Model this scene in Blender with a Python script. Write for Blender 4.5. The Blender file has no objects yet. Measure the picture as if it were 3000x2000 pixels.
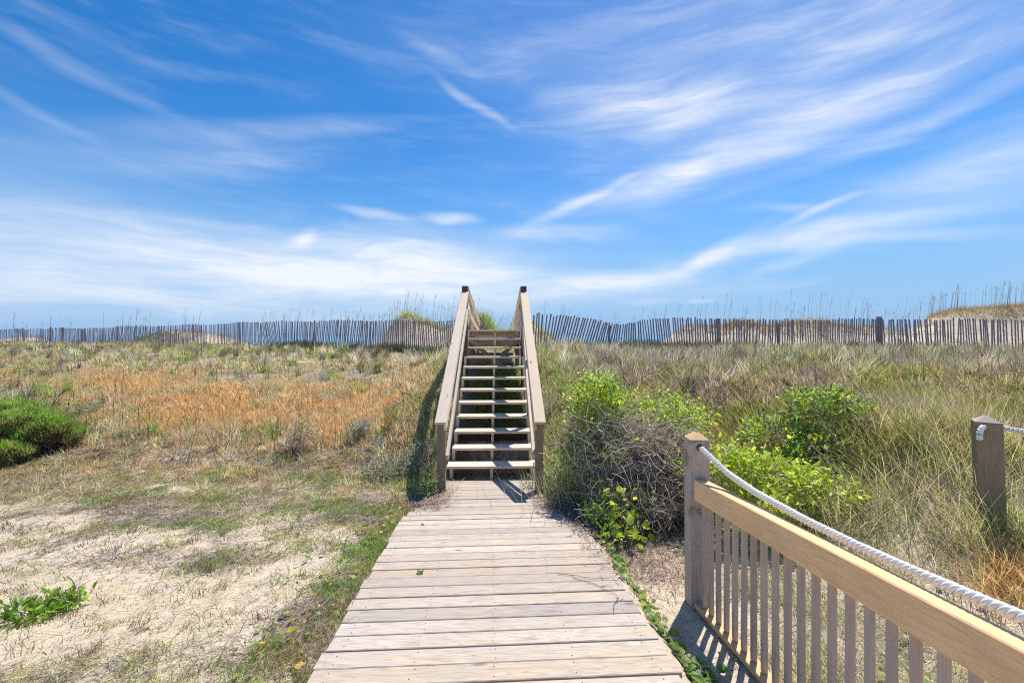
import bpy, math, random
import numpy as np
from mathutils import Vector
R = math.radians
random.seed(7); rng = np.random.default_rng(7)
scene = bpy.context.scene
col = scene.collection

# ------------------------------------------------------------------ camera
F, CX, HY, CZ = 1290.0, 1500.0, 985.0, 1.57     # focal length in photo pixels, principal column, eye-level row, eye height
cam_d = bpy.data.cameras.new('camera'); cam = bpy.data.objects.new('camera', cam_d); col.objects.link(cam)
cam.location = (0, 0, CZ); cam.rotation_euler = (R(90), 0, 0)
cam_d.sensor_width = 36; cam_d.lens = F / 3000 * 36; cam_d.shift_y = -15 / 3000
cam_d.clip_start = 0.05; cam_d.clip_end = 9000
scene.camera = cam
scene.cycles.use_denoising = False; scene.cycles.filter_width = 1.15; scene.cycles.sample_clamp_indirect = 4

# ------------------------------------------------------------------ exposure, sun, sky
scene.view_settings.view_transform = 'Standard'; scene.view_settings.look = 'None'
scene.view_settings.exposure = 0.36; scene.view_settings.gamma = 1
SUN_EL, SUN_AZ = 63.0, 34.0                      # azimuth from +Y towards +X
sd = bpy.data.lights.new('sun', 'SUN'); sd.energy = 4.9; sd.angle = R(0.5); sd.color = (1.0, 0.945, 0.85)
sun = bpy.data.objects.new('sun', sd); col.objects.link(sun)
sv = Vector((math.sin(R(SUN_AZ)) * math.cos(R(SUN_EL)), math.cos(R(SUN_AZ)) * math.cos(R(SUN_EL)), math.sin(R(SUN_EL))))
sun.rotation_euler = (-sv).to_track_quat('-Z', 'Y').to_euler()

class NT:
    """small helper for node trees"""
    def __init__(s, tree): s.t = tree; s.t.nodes.clear()
    def n(s, kind, **kw):
        nd = s.t.nodes.new(kind)
        for k, v in kw.items(): setattr(nd, k, v)
        return nd
    def put(s, sock, v):
        if isinstance(v, bpy.types.NodeSocket): s.t.links.new(v, sock)
        elif v is not None: sock.default_value = v
    def m(s, op, a, b=None, c=None, clamp=False):
        nd = s.n('ShaderNodeMath', operation=op); nd.use_clamp = clamp
        for i, v in enumerate((a, b, c)):
            if v is not None: s.put(nd.inputs[i], v)
        return nd.outputs[0]
    def mix(s, f, a, b, blend='MIX'):
        nd = s.n('ShaderNodeMix', data_type='RGBA', blend_type=blend)
        s.put(nd.inputs[0], f); s.put(nd.inputs[6], a); s.put(nd.inputs[7], b); return nd.outputs[2]
    def comb(s, x, y, z=0.0):
        nd = s.n('ShaderNodeCombineXYZ')
        for i, v in enumerate((x, y, z)): s.put(nd.inputs[i], v)
        return nd.outputs[0]
    def noise(s, vec, scale, detail=4, rough=0.55, dist=0.0):
        nd = s.n('ShaderNodeTexNoise'); s.put(nd.inputs['Vector'], vec)
        nd.inputs['Scale'].default_value = scale; nd.inputs['Detail'].default_value = detail
        nd.inputs['Roughness'].default_value = rough; nd.inputs['Distortion'].default_value = dist
        return nd.outputs['Fac']
    def ramp(s, fac, stops, interp='LINEAR'):
        nd = s.n('ShaderNodeValToRGB'); e = nd.color_ramp; e.interpolation = interp
        while len(e.elements) < len(stops): e.elements.new(0.5)
        for el, (p, c) in zip(e.elements, stops): el.position = p; el.color = (*c, 1) if len(c) == 3 else c
        s.put(nd.inputs[0], fac); return nd.outputs[0]
    def mr(s, v, a, b, c=0.0, d=1.0, smooth=True):
        nd = s.n('ShaderNodeMapRange'); nd.interpolation_type = 'SMOOTHSTEP' if smooth else 'LINEAR'
        s.put(nd.inputs[0], v)
        for i, x in enumerate((a, b, c, d)): nd.inputs[i + 1].default_value = x
        return nd.outputs[0]

world = bpy.data.worlds.new("World"); scene.world = world; world.use_nodes = True
W = NT(world.node_tree)
sky = W.n('ShaderNodeTexSky', sky_type='NISHITA'); sky.sun_disc = False
sky.sun_elevation = R(SUN_EL); sky.sun_rotation = R(SUN_AZ); sky.altitude = 0; sky.air_density = 1.0; sky.dust_density = 0.25; sky.ozone_density = 3.0
hsv = W.n('ShaderNodeHueSaturation'); hsv.inputs['Hue'].default_value = 0.503; hsv.inputs['Saturation'].default_value = 1.40; hsv.inputs['Value'].default_value = 0.78
W.put(hsv.inputs['Color'], sky.outputs[0])
tc = W.n('ShaderNodeTexCoord'); sp = W.n('ShaderNodeSeparateXYZ'); W.put(sp.inputs[0], tc.outputs['Generated'])
dx, dy, dz = sp.outputs
az = W.m('ARCTAN2', dx, dy)
hyp = W.m('SQRT', W.m('ADD', W.m('MULTIPLY', dx, dx), W.m('MULTIPLY', dy, dy)))
el = W.m('DIVIDE', dz, W.m('MAXIMUM', hyp, 0.05))          # tangent of the elevation
ae = W.comb(az, el, 0.0)
# wind-drawn cirrus: large warp, then fine fibres
warp = W.n('ShaderNodeTexNoise'); W.put(warp.inputs['Vector'], ae); warp.inputs['Scale'].default_value = 2.6; warp.inputs['Detail'].default_value = 3
wv = W.n('ShaderNodeVectorMath', operation='SUBTRACT'); W.put(wv.inputs[0], warp.outputs['Color']); wv.inputs[1].default_value = (0.5, 0.5, 0.5)
ws = W.n('ShaderNodeVectorMath', operation='MULTIPLY'); W.put(ws.inputs[0], wv.outputs[0]); ws.inputs[1].default_value = (0.20, 0.09, 0)
wa = W.n('ShaderNodeVectorMath', operation='ADD'); W.put(wa.inputs[0], ae); W.put(wa.inputs[1], ws.outputs[0])
mp = W.n('ShaderNodeMapping'); W.put(mp.inputs[0], wa.outputs[0]); mp.inputs['Rotation'].default_value = (0, 0, R(-11)); mp.inputs['Scale'].default_value = (1.7, 9.0, 1)
fib = W.noise(mp.outputs[0], 2.1, 9, 0.62, 0.25)
mp2 = W.n('ShaderNodeMapping'); W.put(mp2.inputs[0], wa.outputs[0]); mp2.inputs['Rotation'].default_value = (0, 0, R(-16)); mp2.inputs['Scale'].default_value = (3.0, 30.0, 1)
fib2 = W.noise(mp2.outputs[0], 3.1, 6, 0.6, 0.3)
big = W.noise(wa.outputs[0], 3.0, 4, 0.5)
# where the cloud banks lie: centre x, y, half width, half height, tilt, density (photo pixels / 1.2755)
banks = [(300,655,760,88,1,.60),(930,585,330,58,4,.56),(1130,655,470,42,-2,.62),(1430,640,230,28,9,.66),(760,640,300,60,0,.40),
 (60,520,380,80,0,.34),(560,525,260,22,3,.30),(610,300,300,22,13,.34),(420,365,260,40,12,.26),(1050,600,250,38,-6,.36),
 (870,494,65,10,-8,.75),(1030,503,58,13,4,.85),(715,540,38,16,20,.55),(1480,245,190,60,-8,.58),(1560,270,90,36,20,.45),
 (1830,310,340,42,13,.34),(2120,275,290,18,14,.42),(1700,360,290,44,15,.34),(1800,200,600,140,6,.30),(1600,70,720,120,0,.28),
 (1850,545,180,20,3,.85),(1640,578,100,16,22,.70),(1865,494,62,8,22,.75),(2040,552,140,10,-2,.40),(1800,490,60,9,-12,.4),
 (1330,468,130,11,22,.62),(1270,530,150,20,0,.42),(1480,430,230,36,13,.30),(2240,400,260,60,16,.34),(2330,330,150,24,14,.30),
 (1085,238,100,13,-30,.50),(1010,130,110,20,-20,.20),(150,150,170,14,-14,.22),(30,240,90,10,-14,.24),(1600,690,40,6,0,.4),(1460,690,60,8,0,.4),(1850,590,90,14,12,.3),
 (2000,110,300,60,20,.22)]
acc = None
for (x, y, rx, ry, ang, dn) in banks:
    X, Y2 = x * 1.2755, y * 1.2755
    a0 = math.atan((X - CX) / F); e0 = (HY - Y2) / F * math.cos(a0)
    sx, sy = rx * 1.2755 / F, ry * 1.2755 / F * 1.05
    mpb = W.n('ShaderNodeMapping', vector_type='TEXTURE'); W.put(mpb.inputs[0], wa.outputs[0])
    mpb.inputs['Location'].default_value = (a0, e0, 0); mpb.inputs['Rotation'].default_value = (0, 0, R(ang)); mpb.inputs['Scale'].default_value = (sx, sy, 1)
    ln = W.n('ShaderNodeVectorMath', operation='LENGTH'); W.put(ln.inputs[0], mpb.outputs[0])
    g = W.mr(ln.outputs['Value'], 1.5, 0.0, 0.0, dn)
    acc = g if acc is None else W.m('ADD', acc, g)
f1 = W.mr(fib, 0.28, 0.72, 0.42, 1.38, False); f2 = W.mr(fib2, 0.3, 0.7, 0.88, 1.10, False)
dens = W.m('MULTIPLY', W.m('MULTIPLY', acc, f1), f2)
veil = W.m('MULTIPLY', W.mr(fib, 0.42, 0.8), W.mr(big, 0.35, 0.7, 0.06, 0.30))
dens = W.m('ADD', dens, veil)
cloudf = W.mr(dens, 0.0, 1.20, 0.0, 0.95, False)
cloudf = W.m('MULTIPLY', cloudf, W.mr(el, -0.02, 0.05))
low = W.mr(el, 0.0, 0.42, 0.90, 0.0, True)
skyb = W.mix(low, hsv.outputs[0], (1.3, 2.55, 4.4, 1))
skyc = W.mix(cloudf, skyb, (4.7, 4.95, 5.35, 1))
bg = W.n('ShaderNodeBackground'); W.put(bg.inputs['Color'], skyc); bg.inputs['Strength'].default_value = 0.15
out = W.n('ShaderNodeOutputWorld'); W.put(out.inputs[0], bg.outputs[0])

# ------------------------------------------------------------------ tagging helpers
def tag(o, label=None, cat=None, group=None, kind=None):
    if label: o['label'] = label
    if cat: o['category'] = cat
    if group: o['group'] = group
    if kind: o['kind'] = kind
    return o
def thing(name, label, cat, loc=(0, 0, 0), group=None):
    o = bpy.data.objects.new(name, None); col.objects.link(o); o.empty_display_size = 0.2
    o.location = loc; return tag(o, label, cat, group)
def parent(o, p):
    if p is not None:
        o.parent = p; o.location = -Vector(p.location)
    return o

# ------------------------------------------------------------------ numpy noise
_T = [np.random.default_rng(100 + i).random((256, 256)) for i in range(8)]
def vn(x, y, s=0):
    T = _T[s % 8]; x = np.asarray(x, float) + 1000 + s * 17.3; y = np.asarray(y, float) + 1000 + s * 9.1
    xi = np.floor(x).astype(int); yi = np.floor(y).astype(int); fx = x - xi; fy = y - yi
    fx = fx * fx * (3 - 2 * fx); fy = fy * fy * (3 - 2 * fy)
    a = T[xi & 255, yi & 255]; b = T[(xi + 1) & 255, yi & 255]; c = T[xi & 255, (yi + 1) & 255]; d = T[(xi + 1) & 255, (yi + 1) & 255]
    return (a * (1 - fx) + b * fx) * (1 - fy) + (c * (1 - fx) + d * fx) * fy
def fbm(x, y, s=0, o=4):
    t = 0; a = 1; n = 0
    for i in range(o): t = t + a * vn(x * 2 ** i, y * 2 ** i, s + i); n += a; a *= .5
    return t / n
def sst(a, b, x):
    t = np.clip((np.asarray(x, float) - a) / (b - a), 0, 1); return t * t * (3 - 2 * t)

# ------------------------------------------------------------------ terrain shape
SL = -0.0791                                      # the walk drops away from the viewer
fenceX = [-70, -44, -31, -18, -7.75, -2.7, 0, 1.0, 3.9, 6.5, 9.9, 15.1, 20.3, 34]
fenceY = [46, 38, 32, 26, 20, 17.5, 15.6, 14.8, 16, 17, 17, 18, 17.5, 17]
fenceT = [2.1, 2.16, 2.2, 2.28, 2.33, 2.18, 2.3, 2.28, 2.05, 2.3, 2.22, 2.32, 2.2, 2.2]   # height of the slat tops
def fence_y(X): return np.interp(X, fenceX, fenceY)
humps = [(-5.3, 22, .95, 1.2, 1.75), (-3.9, 22.1, .85, 1.2, 1.15), (-2.3, 21.5, .95, 1.1, 1.75), (-1.25, 18.0, .75, 1.0, 1.3), (1.1, 19.5, 1.1, 1.0, 1.1), (0.2, 19.5, .7, 1.3, 1.0), (-7.0, 22.5, 1.3, 1.0, .35),
 (10.9, 21.2, 1.0, .9, .38), (14.6, 21.2, 1.6, 1.0, .22),
 (-23, 30.5, 2.6, 1.6, 1.0), (-20, 31, 2.0, 1.6, .55), (-47, 43, 3, 2, .8), (4.4, 4.3, 1.25, 1.1, .30)]
def terrain(X, Y, rough=True):
    X = np.asarray(X, float); Y = np.asarray(Y, float)
    L = np.interp(Y, [-3, 0, 3, 6, 7.5, 9, 11, 14, 18, 22, 30, 60], [.2, .0, -.24, -.45, -.46, -.28, .12, .55, .86, .98, 1.02, 1.02])
    C = np.interp(Y, [-3, 0, 3, 6.2, 6.7, 7.6, 9, 10, 11, 13, 17, 60], [.2, -.06, -.29, -.53, -.5, -.1, .55, .9, 1.05, 1.05, 1.05, 1.05])
    Rr = np.interp(Y, [-3, 0, 2, 3, 4, 5, 6.5, 8, 12, 17, 60], [.2, -.1, -.22, -.1, .08, .28, .5, .68, .9, 1.0, 1.0])
    wx = X + 0.0558 * Y
    under = (1 - sst(.93, 1.1, np.abs(wx - .04))) * (1 - sst(6.6, 7.5, Y))
    wl = sst(-1.3, -3.4, X); wr = sst(1.9, 4.0, X) 
    z = C * (1 - wl) * (1 - wr) + L * wl + Rr * wr
    # beside the walk the ground is almost flush with the boards on the left, lower by the rope fence on the right
    near = 1 - sst(5.5, 6.6, Y)
    z = z + near * (1 - wl) * (1 - wr) * (.045 * sst(-1.0, -1.2, wx) - .07 * sst(1.1, 1.5, wx))
    fz = sst(1.02, 1.2, wx) * (1 - sst(1.9, 2.6, wx)) * (1 - sst(3.6, 4.6, Y)); z = z * (1 - fz) + (SL * Y - .175 + .10 * sst(1.75, 2.3, wx)) * fz
    # ground beside the stairs is a little higher than under them
    s = sst(.75, 1.3, np.abs(X + .35)) * sst(6.6, 7.6, Y) * (1 - sst(10.5, 12.5, Y)); z = z + .16 * s
    e = Y - fence_y(X)
    z = z - np.clip(e - 1.0, 0, 200) * .105 * 1.0
    z = np.maximum(z, -6.0)
    for (hx, hy, sx, sy, h) in humps:
        z = z + h * np.exp(-((X - hx) / sx) ** 2 - ((Y - hy) / sy) ** 2)
    z = z + (1.05 + .45 * fbm(X * .55, Y * .3, 4, 3)) * sst(5.6, 9.0, X) * (1 - .0 * X) * np.exp(-((Y - 21.6 - .09 * np.clip(X - 15, 0, 30)) / 1.7) ** 2) * (1 - .12 * sst(17, 19, X) * (1 - sst(19, 21, X)))
    z = z + 2.25 * sst(19.6, 23.5, X) * np.exp(-((Y - 24.2) / 2.0) ** 2) * (1 - .25 * fbm(X * .25, Y * 0, 3, 2))
    if rough:
        amp = np.clip(.25 + np.abs(X + .3) * .2, 0, 1) * np.where(Y < 7, .45, 1.0)
        z = z + ((fbm(X * .5, Y * .5, 1, 3) - .5) * .22 * amp + (fbm(X * 2.2, Y * 2.2, 3, 3) - .5) * .07 * amp) * (1 - under) * (1 - sst(14, 30, np.abs(Y)) * .5)
        z = z + (fbm(X * 9, Y * 9, 5, 3) - .5) * .034 * (1 - under)
    for (qx, qy, qa) in ((-2.3, 2.6, .3), (-1.9, 3.0, .5), (-2.6, 3.5, .1), (-1.75, 3.6, .6), (-3.1, 3.4, -.2), (-2.2, 4.2, .4), (-3.4, 4.0, .2), (-1.6, 2.3, .2), (-2.9, 3.0, .8), (-1.9, 4.7, .5)):
        u = (X - qx) * math.cos(qa) + (Y - qy) * math.sin(qa); w = -(X - qx) * math.sin(qa) + (Y - qy) * math.cos(qa); q2 = (u / .06) ** 2 + (w / .14) ** 2
        z = z - .028 * np.exp(-q2) + .010 * np.exp(-(np.sqrt(q2) - 1.5) ** 2 * 5)
    z = np.where(Y < 0, np.minimum(z, .2), z)
    return z
def px_of(X, Y, Z): return CX + F * X / Y, HY + F * (CZ - Z) / Y
def at(px, Y): return (px - CX) / F * Y
def zat(py, Y): return CZ - (py - HY) / F * Y

# ------------------------------------------------------------------ materials
def mat(name):
    m = bpy.data.materials.new(name); m.use_nodes = True; return m, NT(m.node_tree)
def finish(N, colr, rough=.8, bump=None, bstr=.3, bdist=.01, spec=.3, transl=0.0):
    p = N.n('ShaderNodeBsdfPrincipled'); N.put(p.inputs['Base Color'], colr); N.put(p.inputs['Roughness'], rough)
    p.inputs['Specular IOR Level'].default_value = spec
    if bump is not None:
        b = N.n('ShaderNodeBump'); b.inputs['Strength'].default_value = bstr; b.inputs['Distance'].default_value = bdist
        N.put(b.inputs['Height'], bump); N.put(p.inputs['Normal'], b.outputs[0])
    sh = p.outputs[0]
    if transl:
        t = N.n('ShaderNodeBsdfTranslucent'); N.put(t.inputs[0], colr)
        mx = N.n('ShaderNodeMixShader'); mx.inputs[0].default_value = transl; N.put(mx.inputs[1], sh); N.put(mx.inputs[2], t.outputs[0]); sh = mx.outputs[0]
    o = N.n('ShaderNodeOutputMaterial'); N.put(o.inputs[0], sh)

def wood(name, light, dark, warm, warm_amt=.4, knots=.5, stain=None, contrast=.6):
    """timber whose grain follows each board: 'gc' holds board-local coordinates (x along the board), 'rnd' one number per board"""
    m, N = mat(name)
    g = N.n('ShaderNodeAttribute', attribute_name='gc').outputs['Vector']
    r = N.n('ShaderNodeAttribute', attribute_name='rnd').outputs['Fac']
    mpn = N.n('ShaderNodeMapping'); N.put(mpn.inputs[0], g); mpn.inputs['Scale'].default_value = (1.1, 16, 16)
    g1 = N.noise(mpn.outputs[0], 1.6, 5, .6, 1.2)
    mpf = N.n('ShaderNodeMapping'); N.put(mpf.inputs[0], g); mpf.inputs['Scale'].default_value = (4, 130, 130)
    g2 = N.noise(mpf.outputs[0], 1.5, 3, .6)
    mpr = N.n('ShaderNodeMapping'); N.put(mpr.inputs[0], g); mpr.inputs['Scale'].default_value = (.9, 9, 9)
    wn = N.n('ShaderNodeTexNoise'); N.put(wn.inputs[0], mpr.outputs[0]); wn.inputs['Scale'].default_value = 1.4; wn.inputs['Detail'].default_value = 2
    rings = N.m('SINE', N.m('MULTIPLY', wn.outputs['Fac'], 75.0))
    base = N.mix(N.mr(r, .15, .95, 0, 1, False), (*light, 1), (light[0] * .70, light[1] * .73, light[2] * .80, 1))
    base = N.mix(N.mr(N.m('FRACT', N.m('MULTIPLY', r, 7.31)), .55, 1.0, 0, .38, False), base, (*warm, 1))
    base = N.mix(N.mr(N.m('FRACT', N.m('MULTIPLY', r, 13.7)), .80, .95, 0, .45, False), base, (min(1, light[0] * 1.15), min(1, light[1] * 1.2), min(1, light[2] * 1.3), 1))
    base = N.mix(N.m('MULTIPLY', N.mr(g1, .42, .68), warm_amt), base, (*warm, 1))
    base = N.mix(N.m('MULTIPLY', N.mr(rings, .2, 1.0), .22 * contrast), base, (*dark, 1))
    base = N.mix(N.m('MULTIPLY', N.mr(g2, .50, .72), contrast * .62), base, (*dark, 1))
    wide = N.noise(g, 2.3, 4, .6)
    base = N.mix(N.mr(wide, .40, .72, 0, .50), base, (*[a * .72 for a in light], 1))
    if knots:
        mk = N.n('ShaderNodeMapping'); N.put(mk.inputs[0], g); mk.inputs['Scale'].default_value = (2.2, 7, 7)
        v = N.n('ShaderNodeTexVoronoi'); N.put(v.inputs['Vector'], mk.outputs[0]); v.inputs['Scale'].default_value = 1.0
        k = N.m('LESS_THAN', N.n('ShaderNodeSeparateXYZ').outputs[0], 2) if False else N.mr(v.outputs['Distance'], .13, .05)
        base = N.mix(N.m('MULTIPLY', k, knots), base, (*[a * .55 for a in dark], 1))
    if stain:
        st = N.noise(g, 7, 5, .65)
        base = N.mix(N.mr(st, .52, .66, 0, .8), base, (*stain, 1))
    finish(N, base, .78, N.m('ADD', g2, N.m('MULTIPLY', rings, .15)), .35, .004, .25)
    return m
M = {}
M['deck'] = wood('deck_wood', (.55, .475, .40), (.17, .125, .10), (.56, .42, .27), .65, .6, None, 1.25)
M['stair'] = wood('stair_wood', (.78, .655, .51), (.32, .22, .15), (.66, .48, .31), .45, .85, None, .75)
M['brown'] = wood('brown_post_wood', (.36, .27, .18), (.15, .10, .065), (.40, .27, .14), .4, .6, None, .6)
M['dark'] = wood('dark_shade_wood', (.13, .09, .075), (.05, .035, .03), (.10, .06, .05), .4, .3, None, .6)  # shade painted into the tone, with dark end grain on the top posts
M['grey'] = wood('grey_weathered_wood', (.58, .455, .37), (.27, .20, .15), (.48, .36, .25), .35, .5, None, .6)
M['mould'] = wood('grey_stained_post_wood', (.62, .51, .43), (.22, .165, .13), (.45, .34, .23), .5, .6, (.22, .17, .12), .8)
M['tan'] = wood('new_tan_wood', (.93, .60, .32), (.56, .33, .14), (.87, .52, .24), .65, .95, None, 1.0)
M['slat'] = wood('grey_slat_wood', (.36, .31, .35), (.14, .115, .14), (.30, .23, .23), .4, .2, None, .8)
M['farpost'] = wood('dark_brown_post_wood', (.30, .23, .16), (.10, .075, .05), (.32, .23, .14), .5, .4, None, .8)
def plain(name, c, rough=.6, var=.2, scale=30, spec=.3, bump=0):
    m, N = mat(name); t = N.n('ShaderNodeTexCoord').outputs['Object']; n = N.noise(t, scale, 4)
    cc = N.mix(N.mr(n, .3, .7), (*[a * (1 - var) for a in c], 1), (*[min(1, a * (1 + var)) for a in c], 1))
    finish(N, cc, rough, n if bump else None, bump, .003, spec); return m
M['nail'] = plain('nail_steel', (.06, .05, .05), .5)
M['wire'] = plain('rusty_wire', (.10, .08, .07), .6)
def rope_mat():
    m, N = mat('white_rope_fibre')
    g = N.n('ShaderNodeAttribute', attribute_name='gc').outputs['Vector']
    mpn = N.n('ShaderNodeMapping'); N.put(mpn.inputs[0], g); mpn.inputs['Scale'].default_value = (30, 1100, 1100)
    f = N.noise(mpn.outputs[0], 1, 4, .7)
    d = N.noise(g, 5, 4, .6)
    c = N.mix(N.mr(f, .35, .65), (.66, .63, .57, 1), (.94, .92, .87, 1))
    c = N.mix(N.mr(d, .5, .75, 0, .35), c, (.52, .47, .38, 1))
    finish(N, c, .85, f, .5, .002, .15); return m
M['rope'] = rope_mat()
def veg(name, transl=.3, rough=.55, spec=.25):
    m, N = mat(name); a = N.n('ShaderNodeAttribute', attribute_name='Col').outputs['Color']
    finish(N, a, rough, None, 0, 0, spec, transl); return m
M['grass'] = veg('grass_blades', .50); M['leaf'] = veg('leaf_surface', .48, .42, .4); M['stem'] = veg('dry_stems', .0, .8, .1)
def ground_mat():
    m, N = mat('sand_and_thatch')
    pos = N.n('ShaderNodeNewGeometry').outputs['Position']
    cov = N.n('ShaderNodeAttribute', attribute_name='cover').outputs['Fac']
    org = N.n('ShaderNodeAttribute', attribute_name='ochre').outputs['Fac']
    n1 = N.noise(pos, 1.3, 5, .6); n2 = N.noise(pos, 14, 5, .65); n3 = N.noise(pos, 90, 4, .7); n4 = N.noise(pos, 420, 2, .6)
    sand = N.mix(N.mr(n1, .3, .7), (.75, .60, .41, 1), (.82, .69, .50, 1))
    sand = N.mix(N.mr(n2, .35, .75, 0, .5), sand, (.50, .42, .35, 1))
    sand = N.mix(N.mr(n3, .50, .66, 0, .70), sand, (.30, .23, .17, 1))
    sand = N.mix(N.mr(n4, .30, .70, 0, .25), sand, (.80, .72, .62, 1))
    th = N.ramp(n3, [(.28, (.08, .062, .05)), (.42, (.22, .18, .13)), (.56, (.44, .37, .26)), (.74, (.26, .26, .11))])  # thatch tones darkened to include the shade between plants
    th = N.mix(N.mr(org, .1, .9, 0, .75), th, (.52, .30, .13, 1))
    ms = N.n('ShaderNodeMapping'); N.put(ms.inputs[0], pos); ms.inputs['Rotation'].default_value = (0, 0, R(20)); ms.inputs['Scale'].default_value = (3, 11, 3)
    n5 = N.noise(ms.outputs[0], 2.2, 5, .65, .4)
    sand = N.mix(N.mr(n5, .54, .72, 0, .55), sand, (.30, .24, .20, 1))
    th = N.mix(N.mr(n5, .48, .66, 0, .6), th, (.16, .12, .115, 1))
    edge = N.m('ADD', cov, N.m('MULTIPLY', N.m('SUBTRACT', n2, .5), 1.1))
    edge = N.m('ADD', edge, N.m('MULTIPLY', N.m('SUBTRACT', n3, .5), .8))
    c = N.mix(N.mr(edge, .35, .8), sand, th)
    finish(N, c, .95, N.m('ADD', N.m('MULTIPLY', n2, 2.0), N.m('ADD', n3, N.m('MULTIPLY', n4, .3))), .8, .02, .1)
    return m
M['ground'] = ground_mat()

# ------------------------------------------------------------------ mesh builders
def raw_mesh(name, V, Fq, material, attrs=None, smooth=False):
    """V (n,3), Fq (m,k) one face size; attrs {name: (kind, array)} on points"""
    me = bpy.data.meshes.new(name); V = np.ascontiguousarray(V, np.float32); Fq = np.ascontiguousarray(Fq, np.int32)
    m, k = Fq.shape
    me.vertices.add(len(V)); me.vertices.foreach_set('co', V.ravel())
    me.loops.add(m * k); me.loops.foreach_set('vertex_index', Fq.ravel())
    me.polygons.add(m); me.polygons.foreach_set('loop_start', np.arange(0, m * k, k, dtype=np.int32))
    if smooth: me.polygons.foreach_set('use_smooth', np.ones(m, bool))
    for an, (kind, arr) in (attrs or {}).items():
        a = me.attributes.new(an, kind, 'POINT')
        if kind == 'FLOAT_COLOR':
            arr = np.concatenate([arr, np.ones((len(arr), 1))], 1); a.data.foreach_set('color', np.ascontiguousarray(arr, np.float32).ravel())
        elif kind == 'FLOAT_VECTOR': a.data.foreach_set('vector', np.ascontiguousarray(arr, np.float32).ravel())
        else: a.data.foreach_set('value', np.ascontiguousarray(arr, np.float32).ravel())
    me.update(calc_edges=True); me.validate()
    me.materials.append(material); return me
def link(name, me, par=None):
    o = bpy.data.objects.new(name, me); col.objects.link(o); parent(o, par); return o

class MB:
    """collects timber pieces with board-local grain coordinates"""
    def __init__(s): s.v = []; s.f = []; s.gc = []; s.rn = []; s.mi = []
    def add(s, vs, fs, gcs, rn, mi=0):
        b = len(s.v); s.v += [tuple(v) for v in vs]; s.f += [tuple(b + i for i in f) for f in fs]; s.gc += [tuple(g) for g in gcs]
        s.rn += [rn] * len(vs); s.mi += [mi] * len(fs); return s
    def beam(s, c, ax, ay, az_, hx, hy, hz, ch=.003, mi=0, rn=None):
        """chamfered box; centre c, unit axes (ax runs along the grain), half sizes"""
        c = Vector(c); A = [Vector(ax).normalized(), Vector(ay).normalized(), Vector(az_).normalized()]; H = (hx, hy, hz)
        rn = random.random() if rn is None else rn; off = Vector((random.uniform(0, 50), random.uniform(0, 50), random.uniform(0, 50)))
        idx = {}; vs = []; gs = []
        for sx in (-1, 1):
            for sy in (-1, 1):
                for sz in (-1, 1):
                    for k in range(3):
                        l = [sgn * (H[i] - (0 if i == k else ch)) for i, sgn in enumerate((sx, sy, sz))]
                        idx[(sx, sy, sz, k)] = len(vs); vs.append(c + A[0] * l[0] + A[1] * l[1] + A[2] * l[2]); gs.append(Vector(l) + off)
        fs = []
        for k in range(3):
            a, b = [i for i in range(3) if i != k]
            for sg in (-1, 1):
                q = []
                for (p, r_) in ((-1, -1), (1, -1), (1, 1), (-1, 1)):
                    t = [0, 0, 0]; t[k] = sg; t[a] = p; t[b] = r_; q.append(idx[(*t, k)])
                fs.append(q)
            for p in (-1, 1):
                for r_ in (-1, 1):
                    t0 = [0, 0, 0]; t0[k] = -1; t0[a] = p; t0[b] = r_; t1 = list(t0); t1[k] = 1
                    fs.append([idx[(*t0, a)], idx[(*t0, b)], idx[(*t1, b)], idx[(*t1, a)]])
        for sx in (-1, 1):
            for sy in (-1, 1):
                for sz in (-1, 1): fs.append([idx[(sx, sy, sz, k)] for k in range(3)])
        for q in fs:
            n = (vs[q[1]] - vs[q[0]]).cross(vs[q[2]] - vs[q[0]]); ctr = sum((vs[i] for i in q), Vector()) / len(q)
            if n.dot(ctr - c) < 0: q.reverse()
        return s.add(vs, fs, gs, rn, mi)
    def bar(s, p0, p1, w, h, up=(0, 0, 1), ch=.004, mi=0, rn=None):
        """board from p0 to p1; w across, h along 'up'"""
        p0 = Vector(p0); p1 = Vector(p1); ax = (p1 - p0).normalized(); ay = Vector(up).cross(ax).normalized(); az_ = ax.cross(ay)
        return s.beam((p0 + p1) / 2, ax, ay, az_, (p1 - p0).length / 2, w / 2, h / 2, ch, mi, rn)
    def build(s, name, mats, par=None):
        me = bpy.data.meshes.new(name); me.from_pydata(s.v, [], s.f)
        a = me.attributes.new('gc', 'FLOAT_VECTOR', 'POINT'); a.data.foreach_set('vector', np.array(s.gc, np.float32).ravel())
        a = me.attributes.new('rnd', 'FLOAT', 'POINT'); a.data.foreach_set('value', np.array(s.rn, np.float32))
        for m in (mats if isinstance(mats, (list, tuple)) else [mats]): me.materials.append(m)
        me.polygons.foreach_set('material_index', s.mi); me.update()
        return link(name, me, par)

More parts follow.
